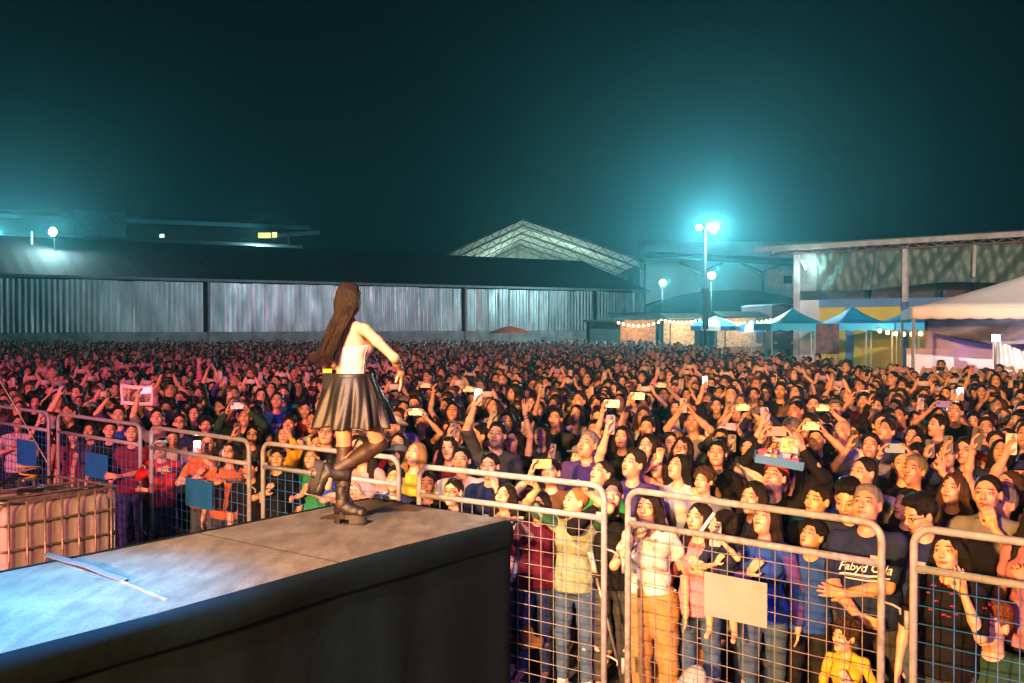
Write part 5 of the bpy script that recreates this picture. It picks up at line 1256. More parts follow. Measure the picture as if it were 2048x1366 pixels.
(1398,842,1.62,'m','buzz','black','white',.7,'phone1','phone1',(-.1,.3,0),'man in white tee with black lettering filming upright with both hands',dict(phone='V',pc='white',t=.5,w=1.12,gothic=1,R=((.10,.30,1.74),(1,0,-.8),(-.3,.2,1),(-1,-.1,0),.9),L=((.06,.30,1.72),(1,0,-.8),(-.3,.2,1),(-1,-.1,0),.9))),
(1556,780,1.68,'m','quiff','black','black',.9,'down','down',(-.1,.15,0),'broad bearded man in black standing a head above his neighbours',dict(t=.2,w=1.3,chub=1,beard=.7)),
(1515,790,1.60,'m','short','black','charcoal',.9,'down','down',(-.1,.15,0),'bearded man directly left of the broad man in black',dict(t=.35,beard=1)),
(1648,880,1.56,'m','quiff','black','black',.6,'phoneH','phoneH',(.0,.2,0),'man in black printed tee holding a dark phone sideways overhead',dict(phone='H',pc='black',t=.2)),
(1702,862,1.62,'m','bald','black','white',.6,'down','down',(-.3,.2,0),'bald man in white tee behind the raised dark phone',dict(t=.25)),
(1740,890,1.58,'m','short','black','grey',.9,'phone1','down',(0,.2,0),'man in grey filming with an upright black phone, right side',dict(phone='V',pc='black',t=.3,u=1735)),
(1777,862,1.62,'m','short','dark','grey',.9,'down','down',(-.45,.35,0),'man with strong profile looking up left, right side of the crowd',dict(t=.2)),
(1718,800,1.62,'m','fringe','black','maroon',.9,'phone1','down',(0,.2,0),'man with thick fringe filming upright in front of his chin',dict(phone='V',pc='black',t=.15,phoneside=1)),
(1877,850,1.62,'m','short','black','charcoal',.9,'down','down',(-.8,.1,0),'man in dark grey tee turned to the left in profile',dict(t=.15,w=1.1)),
(1905,822,1.66,'m','buzz','dark','black',.9,'down','down',(-.2,.05,0),'smiling man with buzz cut behind the profile man',dict(t=.2)),
(1900,905,1.56,'m','short','brown','charcoal',1.9,'phone1','down',(0,.1,0),'person in dark jacket filming with a purple phone near the right edge',dict(phone='V',pc='purple',t=.2)),
(1950,900,1.58,'m','short','black','navy',.7,'phone1','down',(-.3,.1,0),'man in glasses filming with an upright grey phone, right edge',dict(phone='V',pc='grey',t=.25,glasses=1)),
(1962,782,1.60,'f','bun','black','black',.3,'phonehi','down',(.1,.05,0),'girl in black tee with cream letters raising a pink phone',dict(phone='V',pc='pink',t=.1)),
(1948,840,1.50,'m','short','black','darkgreen',.9,'phonehi','down',(.1,.0,0),'person with a glowing phone torch below the girl in black tee',dict(phone='V',pc='white',torch=1,t=.15)),
(1445,795,1.54,'m','short','black','black',.9,'phonehi','down',(0,.15,0),'person raising a phone with a yellowish torch, centre right',dict(phone='V',pc='white',torch=1,t=.15,u=1440,v=812)),
(1010,850,1.50,'m','short','black','charcoal',.9,'phonehi','down',(0,.15,0),'person holding up the brightest phone torch, right of the performer',dict(phone='V',pc='white',torch=1,t=.15,u=985,v=868,Z=9.4)),
(1090,868,1.56,'f','long','dark','charcoal',.7,'phone1','down',(-.1,.15,0),'woman filming with an upright cream phone near the raised hand',dict(phone='V',pc='cream',t=.15)),
(1118,945,1.48,'m','short','dark','brown',.9,'phoneH','down',(-.1,.2,0),'person with dark phone held sideways at the front rail',dict(phone='H',pc='black',t=.2,two=False,R=((.10,.28,1.62),(1,0,-1),(-.2,.2,1),(-1,-.1,0),.8))),
(1245,872,1.56,'f','long','dark','black',.7,'phonehi','down',(-.1,.15,0),'woman filming sideways with a gold phone',dict(phone='H',pc='cream',t=.1,two=False)),
(1275,855,1.58,'m','quiff','black','black',.7,'phonehi','down',(0,.15,0),'man filming sideways with a peach phone',dict(phone='H',pc='orange',t=.2,two=False,u=1290)),
(1290,905,1.56,'f','mid','dark','blue',.9,'down','down',(-.15,.15,0),'smiling woman with side parted hair and blue collar',dict(t=.05,v=890,u=1296)),
(1060,818,1.58,'f','mid','dark','white',.5,'down','down',(0,.2,0),'woman in white and black tee right of the open raised hand',dict(t=.1,u=1072)),
(1108,835,1.58,'m','short','black','charcoal',.9,'down','down',(-.1,.2,0),'young man with mouth open lit pink, centre',dict(t=.1)),
(1150,825,1.56,'f','long','dark','lilac',.9,'down','down',(-.1,.2,0),'woman with long dark hair in lilac, centre of the crowd',dict(t=.1)),
(860,790,1.60,'m','short','black','charcoal',.9,'phoneH','phoneH',(0,.2,0),'person filming sideways with a bronze phone just right of her hand',dict(phone='H',pc='brown',t=.3)),
(945,800,1.60,'f','mid','dark','cream',.9,'phoneH','phoneH',(0,.2,0),'person filming sideways with a white phone, centre left',dict(phone='H',pc='white',t=.15)),
(1395,790,1.58,'f','long','dark','pink',.9,'phone1','phone1',(0,.2,0),'woman filming upright with a white phone in front of her forehead',dict(phone='V',pc='white',t=.1,u=1377,R=((.10,.30,1.72),(1,0,-.8),(-.3,.2,1),(-1,-.1,0),.9))),
(1340,800,1.60,'m','short','black','black',.9,'phoneH','phoneH',(0,.2,0),'man filming sideways with a silver phone, centre right',dict(phone='H',pc='grey',t=.2,u=1330,v=790)),
(1490,860,1.56,'m','short','black','black',.9,'phoneH','phoneH',(-.1,.2,0),'man filming sideways with a yellow phone',dict(phone='H',pc='yellow',t=.2,u=1497,v=838)),
]
barw = [(W[0][0].x, W[0][0].y)] + [(x.x, x.y) for ab in W for x in ab] + [(p6.x, p6.y), (q6.x, q6.y)]
def bar_y(X):
    pts_ = [(s0.x - 4, s0.y + (s0 - e0).y / max(1e-6, (e0 - s0).length) * 4), (s0.x, s0.y)] + sorted(barw) + [(q6.x + 4, q6.y + (q6 - p6).normalized().y * 4)]
    for (x0, y0), (x1, y1) in zip(pts_, pts_[1:]):
        if x0 <= X <= x1 and x1 > x0: return y0 + (y1 - y0) * (X - x0) / (x1 - x0)
    return pts_[0][1] if X < pts_[0][0] else pts_[-1][1]
HEROES = []; CLEAR = []
def dist_fine(Y): return .0082 if Y < 7.4 else (.0095 if Y < 9.5 else .012)
for i, r in enumerate(HR):
    u, v, zf, gx, hr, hc, sc_, sl, Ra, La, hd, lab, ext = r
    u = ext.get('u', u); v = ext.get('v', v)
    p = dict(g=gx, hair=hr, sleeve=sl, R=Ra, L=La, head=hd, seed=i * 1.7, fw=rng.uniform(.93, 1.12), fl=rng.uniform(-.006, .008), nz=rng.uniform(-.001, .005)); p['head'] = (hd[0], hd[1] + (.10 if hd[1] > 0 else 0), hd[2]); p.update({k: q for k, q in ext.items() if k not in ('u', 'v', 't', 'Z', 'seat', 'pc', 'trou', 'capcol')})
    if 'Z' in ext: Y = ext['Z']; q_ = at(u, v, Y); X = q_.x; zf = q_.z
    else: q_ = atz(u, v, zf); X, Y = q_.x, q_.y
    if 'seat' not in ext and 'Z' not in ext:
        for _ in range(3):
            if Y < bar_y(X) + .36: Y = bar_y(X) + .36; q_ = at(u, v, Y); X, zf = q_.x, q_.z
    if Y < bar_y(X) + .2 or zf < 1.28: print('CHK', lab, round(Y, 2), round(bar_y(X), 2), round(zf, 2))
    s = ext.get('seat', zf / 1.605); z0_ = zf - 1.605 * s if 'seat' in ext else 0; dx = dist_fine(Y)
    ms = person_meshes(p, dx, i < 8 or ext.get('shoes'))
    t = ext.get('t', .3)
    cols = dict(skin=skin_tone(t), beard=ext.get('beard', .35 if gx == 'm' and zf > 1.5 else 0), shirt=CNAME[sc_], trousers=CNAME[ext.get('trou', ('charcoal', 'black', 'denimblue')[i % 3])], hair=HAIRC[hc], cap=CNAME[ext.get('capcol', 'black')])
    o = stand(p, ms, X, Y, z0_, s, None, cols, lab, 'audience at the concert')
    if ext.get('phone'): phone_for(o, p, ms['J'], CNAME[ext['pc']], 'x', bool(ext.get('torch'))) ; PH_ = bpy.context.scene.objects[-1] if False else None
    HEROES.append((o, p, ms, ext, X, Y, u, v, lab, cols)); CLEAR.append((X, Y, u, v, 1950 / Y))
# lettering on shirts
def shirt_print(h, rows, mt, name='shirt_print'):
    o, p, ms = h[0], h[1], h[2]; V, Q = ms['shirtVQ']; bv = BVHTree.FromPolygons([tuple(v) for v in V], [tuple(q) for q in Q])
    sh = [c for c in o.children if c.name.startswith('shirt')][0]
    out = MB()
    for kind, txt, x, z, size, shear in rows:
        if kind == 'text':
            cu = bpy.data.curves.new('lettering', 'FONT'); cu.body = txt; cu.size = size; cu.shear = shear; cu.align_x = 'CENTER'; cu.offset = .0006; cu.resolution_u = 3
            to = bpy.data.objects.new('lettering', cu); C.objects.link(to); bpy.context.view_layer.update(); me = to.to_mesh()
            vs = [v_.co.copy() for v_ in me.vertices]; fs = [tuple(pl_.vertices) for pl_ in me.polygons]; to.to_mesh_clear(); bpy.data.objects.remove(to); bpy.data.curves.remove(cu)
        else:
            wv, hv = txt; n = 20; vs = [Vector((-wv / 2 + wv * k / n, j * hv, 0)) for j in (0, 1) for k in range(n + 1)]; fs = [(k, k + 1, n + 2 + k, n + 1 + k) for k in range(n)]
        P = []
        for v_ in vs:
            px, pz = -(v_.x) + x, v_.y + z; hh = bv.ray_cast(Vector((px, .6, pz)), Vector((0, -1, 0))); y = hh[0].y if hh[0] else .1; P.append((px, y + .003, pz))
        out.add(P, fs)
    out.build(name, mt, sh)
m_ink = mat('white_ink', (.75, .72, .70), .7); m_kink = mat('black_ink', (.02, .02, .02), .7)
def hero(sub): return next(h for h in HEROES if sub in h[8])
shirt_print(hero('script and stripes'), [('text', 'Fabyd Cala', 0, 1.215, .072, .35), ('bar', (.30, .012), 0, 1.185, 0, 0), ('bar', (.24, .006), 0, 1.160, 0, 0)], m_ink)
shirt_print(hero('white tee with black lettering'), [('text', 'Aldeia W', 0, 1.18, .10, 0), ('text', 'CONAM', 0, 1.10, .07, 0)], m_kink)
shirt_print(hero('blue tee with pale lettering'), [('text', 'NEW', 0, 1.24, .07, 0), ('text', 'YORK', 0, 1.16, .07, 0)], m_ink)
shirt_print(hero('cream letters'), [('text', 'M', 0, 1.12, .14, 0)], mat('cream_ink', (.5, .4, .25), .7))
# flowers on the dark top
h = hero('flowered top'); V, Q = h[2]['shirtVQ']; mb = MB(); sel = [V[k] for k in np.random.RandomState(2).choice(len(V), 120) if V[k][1] > .02 and V[k][2] > 1.24]
for v_ in sel:
    mb.lathe([(.004, -.003), (.017, .0), (.010, .006)], 6, tuple(v_))
mb.build('flower_print', mat('pink_flowers', (.30, .015, .08), .7, 0, .5, 60), [c for c in h[0].children if c.name.startswith('shirt')][0])
# sleeves of another colour
h = hero('purple sleeves'); J = h[2]['J']; F = Field((-.4, -.3, .6), (.4, .5, 1.5), .011)
for s in (1, -1):
    a, e_, w_ = J['arm'][s][:3]; F.cap(a + (e_ - a) * .15, e_, .056, .052, .02); F.cap(e_, e_ + (w_ - e_) * .93, .048, .040, .02)
F.wobble(.003, 40, 1); V, Q = F.mesh(); q = bpy.data.objects.new('sleeve', np_mesh('sleeve', V, Q, M['cloth'])); C.objects.link(q); q.parent = h[0]; q.color = (.10, .05, .28, 1)
h = hero('dark sleeves'); J = h[2]['J']; F = Field((-.5, -.3, 1.0), (.5, .6, 1.8), .011)
for s in (1, -1):
    F = Field((-.5, -.3, 1.0), (.5, .6, 1.8), .011); a, e_, w_ = J['arm'][s][:3]; F.cap(a + (e_ - a) * .0, a + (e_ - a) * .8, .062, .062, .02)
    F.wobble(.003, 40, 1); V, Q = F.mesh(); q = bpy.data.objects.new('sleeve', np_mesh('sleeve', V, Q, M['cloth'])); C.objects.link(q); q.parent = h[0]; q.color = (.02, .08, .05, 1)
# sunglasses pushed up on the hair
h = hero('tan cargo'); J = h[2]['J']; c, Rm = J['hc'], J['R']; g = lambda v: tuple(c + Rm @ (np.array(v, float) * J['hs'])); mb = MB()
for s in (1, -1): mb.lathe([(.004, -.004), (.027, 0), (.020, .008), (.004, .012)], 12, g((s * .034, .060, .108)))
mb.bar(g((-.07, .05, .104)), g((.07, .05, .104)), .008); mb.build('sunglasses', M['glass'], h[0], True)
# bracelets on the raised arm
h = hero('one open hand raised'); J = h[2]['J']; a, e_, w_, hd_, hn_, cu_ = J['arm'][-1]; ax = nrm(w_ - e_); sx = nrm(np.cross(ax, (0, 1, 0))); sy = np.cross(ax, sx)
for k, off in enumerate((.0, .028)):
    mb = MB().tube([tuple(w_ - ax * (.02 + off) + (sx * math.cos(t) + sy * math.sin(t)) * .029) for t in [i * math.pi / 8 for i in range(17)]], .004, 5); b = mb.build('bracelet', M['black'], None, True); b.matrix_world = local_to_world(h[0]); tag(b, ('upper', 'lower')[k] + ' dark bracelet on the wrist of the open raised hand', 'bracelet', 'bracelets on the raised wrist')
# water bottle in the tan trousers woman's hand
h = hero('tan cargo'); J = h[2]['J']; c, hd_, hn_ = hand_center(J, 1, .05, .03); b = MB().lathe([(.03, 0), (.034, .02), (.030, .07), (.034, .12), (.014, .165), (.014, .185)], 14)
o = b.build('water_bottle', mat('clear_plastic', (.20, .19, .20), .12, 0, .2, 20, .5, 40), None, True); o.matrix_world = local_to_world(h[0]) @ Matrix.Translation(Vector(c) + Vector((.03, .045, .0))) @ Matrix.Rotation(R(-65), 4, (0, 1, 0)) @ Matrix.Scale(.8, 4); tag(o, 'small crinkled water bottle held at the mouth of the woman in white top', 'bottle')
# white baton held by the girl in pink
h = hero('girl in pink'); q_ = at(1412, 1052, 6.02); o = MB().tube([at(1396, 1074, 6.0), at(1430, 1027, 6.0)], .012, 8).build('light_stick', mat('lilac_stick', (.65, .58, .68), .4), None, True); tag(o, 'thin pale light stick in front of the girl in pink', 'light stick')
# the child she carries: seated, feet hanging
p = dict(g='f', hair='mid', sleeve=.6, R='chest', L='phone1', head=(-1.1, .05, 0), seed=4, hs=1.45, hem=.92, phone='V', pant='short', phoneside=-1,
  leg={1: ((.085, 0, .90), (.12, .30, .86), (.13, .30, .52), (.14, .42, .47)), -1: ((-.085, 0, .90), (-.12, .30, .84), (-.15, .33, .50), (-.16, .45, .46))})
p['L'] = ((.02, .26, 1.50), (1, 0, -1), (-.4, .2, .9), (-.9, -.3, 0), .9)
ms = person_meshes(p, .012, False); sT = .58; q_ = at(1462, 1056, 6.36); zfT = q_.z
o = stand(p, ms, q_.x, 6.38, zfT - 1.60 * sT, sT, None, dict(skin=skin_tone(.05), shirt=CNAME['navy'], trousers=CNAME['charcoal'], hair=HAIRC['dark'], cap=CNAME['black']), 'barefoot toddler with green hair clip carried behind the cream plate', 'audience at the concert')
clip = MB().box((.09, -.03, 1.70), (.03, .03, .02)).build('hair_clip', mat('green_clip', (.03, .5, .12), .4), o)
PHL = []
phone_for(o, p, ms['J'], CNAME['white'], 'x')
CLEAR.append((q_.x, 6.0, 1462, 1056, 325))
# candy tray on the vendor's head
h = hero('vendor'); cpt = at(1558, 922, h[5] + .02); o = empty('candy_tray', cpt, R(-16)); tag(o, 'blue tray heaped with bright sweet packets carried over the red cap', 'tray'); ppm = FP / h[5]
TWt = 92 / ppm
tr = MB().box((0, 0, -.022), (TWt, .26, .012))
for (x, y, sx, sy) in ((0, -.13, TWt, .01), (0, .13, TWt, .01), (-TWt / 2, 0, .01, .25), (TWt / 2, 0, .01, .25)): tr.box((x, y, .005), (sx, sy, .062))
tr.build('tray', mat('blue_tray', (.02, .14, .36), .5), o); o.rotation_euler = (0, R(9), R(-12))
cc = [(.6, .05, .08), (.7, .45, .03), (.1, .2, .6), (.75, .7, .65), (.5, .05, .3), (.1, .45, .15), (.8, .3, .35)]
for k, col in enumerate(cc):
    for _ in range(5): mb = MB(); mb.box((rng.uniform(-TWt / 2 + .04, TWt / 2 - .04), rng.uniform(-.1, .1), rng.uniform(.02, .065)), (rng.uniform(.03, .07), rng.uniform(.02, .05), rng.uniform(.03, .05)), rng.uniform(0, 3)); mb.build('sweets', mat('wrapper', col, .35, 0, .4, 40), o)
MB().obox((.07, .06, .11), (.065, 0, 0), (0, .004, 0), (0, -.02, .065)).build('card_box', mat('printed_card', (.62, .55, .48), .6, 0, .6, 30), o)
# picture banner held up on the left
h = hero('picture banner'); Yb_ = h[5] - .30; a, b = at(240, 788, Yb_), at(304, 791, Yb_); wv = (b - a).length; ctr = (a + b) / 2; o = empty('picture_banner', ctr, 0); tag(o, 'creased white banner with a dark group picture held over the heads on the left', 'banner')
hh = 40 / FP * Yb_
ban = lambda u, v, m=0: Vector(((u - .5) * wv, .02 * math.sin(u * 9) + .012 * math.sin(v * 7 + u * 4), (v - .5) * hh - .02 * u + .02 * (abs(u - .5) * 2) ** 3 * (v)))
MB().sheet(lambda u, v: ban(u, v), 30, 12, .003).build('sheet', mat('white_banner', (.62, .56, .60), .7, 0, .08, 4), o, True)
def picmat():
    m, nt, b = base('group_picture'); f = ramp(nt, noise(nt, 26, 4, 'Object', (1, 1, .5)), .42, .6); c = mixc(nt, f, (.03, .02, .03), (.42, .25, .20)); f2 = ramp(nt, noise(nt, 15, 2), .55, .66); c = mixc(nt, f2, c, (.45, .42, .55)); nt.links.new(c, b.inputs['Base Color']); b.inputs['Roughness'].default_value = .6; return m
MB().sheet(lambda u, v: ban(.08 + .84 * u, .18 + .64 * v) + Vector((0, -.006, 0)), 26, 8, .001).build('picture', picmat(), o, True)

# crutch, bag and cloth on the ground behind the barriers
cy_ = 6.75; o = empty('crutch', at(1222, 1240, cy_), 0); tag(o, 'grey metal crutch leaning beside the man in pale green polo', 'crutch')
pa_, pb_ = at(1192, 1150, cy_) - o.location, at(1240, 1340, cy_) - o.location; m_al = mat('aluminium', (.40, .38, .36), .35, .7, .2, 20)
MB().tube([pa_, pb_], .011, 8).build('shaft', m_al, o, True); MB().tube([pa_, pa_ + (pa_ - pb_).normalized() * .16], .020, 8).build('cuff', mat('pale_grip', (.45, .43, .42), .6), o, True); MB().tube([pa_ + Vector((-.01, -.01, 0)), pa_ + Vector((-.02, -.12, .01))], .014, 8).build('handle', M['black'], o, True)
def lump(name, u, v, Y, r, m, label, cat, seed, z0=0.0):
    q = at(u, v, Y); F = Field((-.45, -.35, -.02), (.45, .35, .75), .016); F.ell((0, 0, r[2] * .6), r, .03); F.ell((r[0] * .6, .02, r[2] * .4), (r[0] * .5, r[1] * .8, r[2] * .5), .04); F.wobble(.022, 19, seed); F.plane((0, 0, 0), (0, 0, -1)); V, Q = F.mesh()
    o = bpy.data.objects.new(name, np_mesh(name, V, Q, m)); C.objects.link(o); o.location = (q.x, q.y, z0); tag(o, label, cat); return o
lump('cloth_bag', 1392, 1345, 6.3, (.17, .13, .29), mat('white_bag', (.26, .27, .31), .8, 0, .15, 6, .5, 12), 'crumpled white bag on the ground behind the wide barrier', 'bag', 1)
lump('cloth_bag', 1370, 1300, 6.75, (.22, .14, .36), mat('brown_bag', (.16, .08, .045), .8, 0, .2, 6, .5, 12), 'brown bag lying behind the crumpled white bag', 'bag', 2)
hb_ = lump('hand_bag', 1062, 1292, 7.2, (.07, .05, .10), mat('yellow_bag', (.42, .24, .04), .5, 0, .2, 9, .4, 12), 'small yellow bag hanging low beside the catwalk corner', 'bag', 3, .30)
MB().tube([(-.05, .02, .12), (-.03, .10, .45), (.0, .12, .75)], .006, 6).build('strap', mat('tan_strap', (.22, .12, .04), .7), hb_, True)

h = hero('red haired boy'); o = empty('stool', (h[4], h[5] + .05, 0)); tag(o, 'low plastic stool under the red haired boy behind the rightmost barrier', 'stool'); zs = h[0].location.z + .80
MB().box((0, 0, zs - .02), (.32, .32, .035)).build('seat', M['black'], o)
for sx in (-1, 1):
    for sy in (-1, 1): MB().bar((sx * .13, sy * .13, zs - .03), (sx * .15, sy * .15, 0), .03).build('leg', M['black'], o)
# ============================================================ the rest of the near crowd: archetypes and copies
wallY = lambda X: A.y + wd.y * (X - A.x) / wd.x
def free(X, Y):
    if Y < bar_y(X) + .45: return False
    if Y > wallY(X) - 3.5: return False
    if (X - tx) > -.3 and (X - tx) * .342 + (Y - Yt) * .94 > -1.0: return False
    if X / Y > tx / Yt - .004 and Y > 22: return False
    if X > 13.0 and Y > 40: return False
    if Y > 64: return False
    return True
AP = []
hairs_m = ['short', 'quiff', 'fringe', 'buzz', 'curly', 'short']; hairs_f = ['long', 'longfwd', 'bun', 'mid', 'wavy', 'pony']
acts = [('down', 'down', None, 'watching the show'), ('down', 'down', None, 'watching the show'), ('phone1', 'down', 'V', 'filming with an upright phone'), ('phoneH', 'phoneH', 'H', 'filming with a sideways phone'),
        ('down', 'chest', None, 'with one hand at the chest'), ('chest', 'chest', None, 'with hands at the chest'), ('phonehi', 'down', 'V', 'holding a phone high')]
na = 0
for gx in 'mf':
    for k in range(14):
        a_ = acts[k % 7]; hr = (hairs_m if gx == 'm' else hairs_f)[k % 6]
        p = dict(g=gx, hair=hr, sleeve=(.8, 1.9, .6, .8)[k % 4] if gx == 'm' else (.5, .1, .8, 1.9)[k % 4], R=a_[0], L=a_[1], head=(rng.uniform(-.35, .15), rng.uniform(.16, .46), rng.uniform(-.12, .12)), seed=k * 3.1 + na, fw=rng.uniform(.92, 1.14), fl=rng.uniform(-.008, .01), nz=rng.uniform(-.002, .006), phone=a_[2], act=a_[3],
                 w=rng.choice((.95, 1.0, 1.1, 1.2)) if gx == 'm' else rng.choice((.95, 1.0, 1.1)), chub=rng.choice((0, 0, 1)), glasses=(k % 6 == 4), loose=rng.uniform(.004, .014), vneck=rng.choice((0, .03)), collar=(k % 5 == 3))
        if k == 7: p['cap'] = 'cap'
        if k == 9 and gx == 'm': p['cap'] = 'bucket'
        if k == 13 and gx == 'm': p['cap'] = 'beanie'
        AP.append((p, person_meshes(p, .0115, False))); na += 1
SHIRTS = ['black'] * 9 + ['navy'] * 4 + ['grey', 'grey', 'charcoal', 'charcoal', 'charcoal', 'white', 'white', 'cream', 'red', 'maroon', 'purple', 'blue', 'darkgreen', 'brown', 'pink', 'lilac', 'teal', 'yellow']
N_AUTO = 300 - len(HEROES) - 2
cand = []; r2 = random.Random(11)
tries = 0; placed = [(x, y) for x, y, *_ in CLEAR]
pool = []
while len(pool) < 40000:
    Y = 5.5 + 18 * r2.random() ** .8; u = r2.uniform(-25, 2075); X = (u - U0) * Y / FP
    if free(X, Y): pool.append((Y, X, u))
auto = []
WTS = [i for i, a in enumerate(AP) for _ in range(3 if not a[0]['phone'] else 1)]
import heapq
grid = {}
def near(X, Y, d):
    for ix in range(int(X // .5) - 1, int(X // .5) + 2):
        for iy in range(int(Y // .5) - 1, int(Y // .5) + 2):
            for (x, y) in grid.get((ix, iy), ()):
                if (x - X) ** 2 + (y - Y) ** 2 < d * d: return True
    return False
def put(X, Y): grid.setdefault((int(X // .5), int(Y // .5)), []).append((X, Y))
for x, y in placed: put(x, y)
allp = []
for (Y, X, u) in pool:
    if near(X, Y, .30 if Y < 9 else .315): continue
    zf = r2.gauss(1.55, .07); v = V0 + (CAMZ - zf) * FP / Y; bad = False
    for (hx, hy, hu, hv, hp_) in CLEAR:
        if Y < hy - .05 and abs(u - hu) < .24 * hp_ and v < hv + .45 * hp_ and v > hv - .45 * hp_ - 0: bad = True; break
        if Y < hy and abs(u - hu) < .20 * hp_ and v <= hv: bad = True; break
    if bad: continue
    put(X, Y); allp.append((Y, X, u, zf))
allp.sort()
auto = allp[:N_AUTO]; Zcut = auto[-1][0]
print('auto', len(auto), 'cut', Zcut, 'leftover', len(allp))
PANELS = ['the leftmost barrier', 'the second barrier from the left', 'the third barrier from the left', 'the barrier at her legs', 'the barrier at the catwalk end', 'the wide cream barrier', 'the rightmost barrier']
def panel_of(u): return PANELS[sum(u > e for e in (106, 290, 512, 815, 1232, 1800))]
GARM = {'m': 'man', 'f': 'woman'}
LAB = []
for k, (Y, X, u, zf) in enumerate(auto):
    p, ms = AP[r2.choice(WTS)]
    s = zf / 1.605; t = min(1, max(0, r2.gauss(.38, .25))); sc_ = r2.choice(SHIRTS)
    d = FOCUS - Vector((X, Y, 0)); rz = math.atan2(d.y, d.x) - math.pi / 2 + r2.gauss(0, .22)
    hc = r2.choice(['black', 'black', 'black', 'dark', 'dark', 'brown' if p['g'] == 'f' else 'dark'] + (['grey'] if p['g'] == 'm' else ['blond'] if r2.random() < .3 else []))
    cc_ = r2.choice(['black', 'white', 'red', 'grey', 'navy'])
    o = stand(p, ms, X, Y, 0, s, rz, dict(skin=skin_tone(t), beard=r2.choice((0, .3, .8)) if p['g'] == 'm' else 0, shirt=tuple(min(.8, c * r2.uniform(.7, 1.3)) for c in CNAME[sc_]), trousers=CNAME[r2.choice(['black', 'denimblue', 'charcoal'])], hair=HAIRC[hc], cap=CNAME[cc_]), 'x', 'audience at the concert')
    ph = None
    if p.get('phone'):
        ph = phone_for(o, p, ms['J'], CNAME[r2.choice(['black', 'white', 'grey', 'lilac', 'cream', 'pink', 'skyblue', 'charcoal', 'white'])], 'x', False)
    hn = {'long': 'long hair', 'longfwd': 'long hair', 'wavy': 'wavy hair', 'mid': 'short bob', 'bun': 'tied back hair', 'pony': 'ponytail', 'short': 'short hair', 'quiff': 'swept up hair', 'fringe': 'fringe', 'buzz': 'buzz cut', 'curly': 'curly hair'}[p['hair']]
    hat = {'cap': ' and %s cap' % cc_, 'bucket': ' and %s bucket hat' % cc_, 'beanie': ' and %s beanie' % cc_}.get(p.get('cap'), '')
    row = 'just behind' if Y < bar_y(X) + 1.6 else ('some rows behind' if Y < bar_y(X) + 4.5 else 'far behind')
    LAB.append((o, '%s in %s, %s %s%s' % (GARM[p['g']], {'darkgreen': 'dark green'}.get(sc_, sc_), hc, hn, hat), p['act'], row, panel_of(u), u, Y, ph, p))
for it in LAB[:0]: pass
# labels: look first, then the barrier they stand behind, then the order from the left
def words(s): return len(s.split())
from collections import defaultdict; import re
PREP = [x.replace(' from the left', '') for x in PANELS]
byl = defaultdict(list)
for it in LAB: byl[(it[1], it[2])].append(it)
ORD = ['leftmost', 'second from left', 'third from left', 'fourth from left', 'fifth from left', 'sixth from left', 'seventh from left', 'eighth from left', 'ninth from left', 'tenth from left', 'eleventh from left', 'twelfth from left']
for key, its in byl.items():
    its.sort(key=lambda q: q[5]); m = len(its)
    for j, it in enumerate(its):
        base_ = key[0] + ', ' + key[1]
        if m == 1:
            lb = base_
        else: lb = (ORD[j] if j < m - 1 else 'rightmost') + ' ' + base_
        tail = ', ' + it[3] + ' ' + PREP[PANELS.index(it[4])]
        if words(lb + tail) <= 16: lb += tail
        lb = lb.replace(' hair and', ' hair,') if words(lb) > 16 else lb
        it[0]['label'] = lb
# phones: name them by the one who holds them
def colname(c): return min(CNAME, key=lambda n: sum((a - b) ** 2 for a, b in zip(CNAME[n], c[:3])))
phones = [o for o in bpy.data.objects if o.name.startswith('mobile_phone')]
people_ph = {}
def holder(pb):
    best = None
    for o in bpy.data.objects:
        if o.get('category') == 'person':
            d = (o.location.xy - pb.matrix_world.translation.xy).length
            if best is None or d < best[0]: best = (d, o)
    return best[1]
bpy.context.view_layer.update()
cnt = defaultdict(list)
persons = [o for o in bpy.data.objects if o.get('category') == 'person']
for f_ in phones:
    t = f_.matrix_world.translation; h_ = min(persons, key=lambda o: (o.location.xy - t.xy).length)
    cn = {'skyblue': 'pale blue', 'charcoal': 'dark grey'}.get(PCN[f_.name], PCN[f_.name]); how = 'sideways' if abs((f_.matrix_world.to_3x3() @ Vector((1, 0, 0))).normalized().z) < .5 else 'upright'
    lb = h_['label']; who = re.split(r',? (?:filming|holding a|holding up|holding the|raising|waving|watching|with a glowing|with dark phone|shining|hidden)', lb)[0]; tail = ' '.join(who.replace(',', '').split()[:11])
    cnt['%s phone held %s by %s' % (cn, how, tail)].append(f_)
for k_, fs in cnt.items():
    fs.sort(key=lambda q: q.matrix_world.translation.x / q.matrix_world.translation.y)
    for j, f_ in enumerate(fs): f_['label'] = ' '.join((k_ if len(fs) == 1 else (ORD[j] + ' ' + k_)).split()[:16])

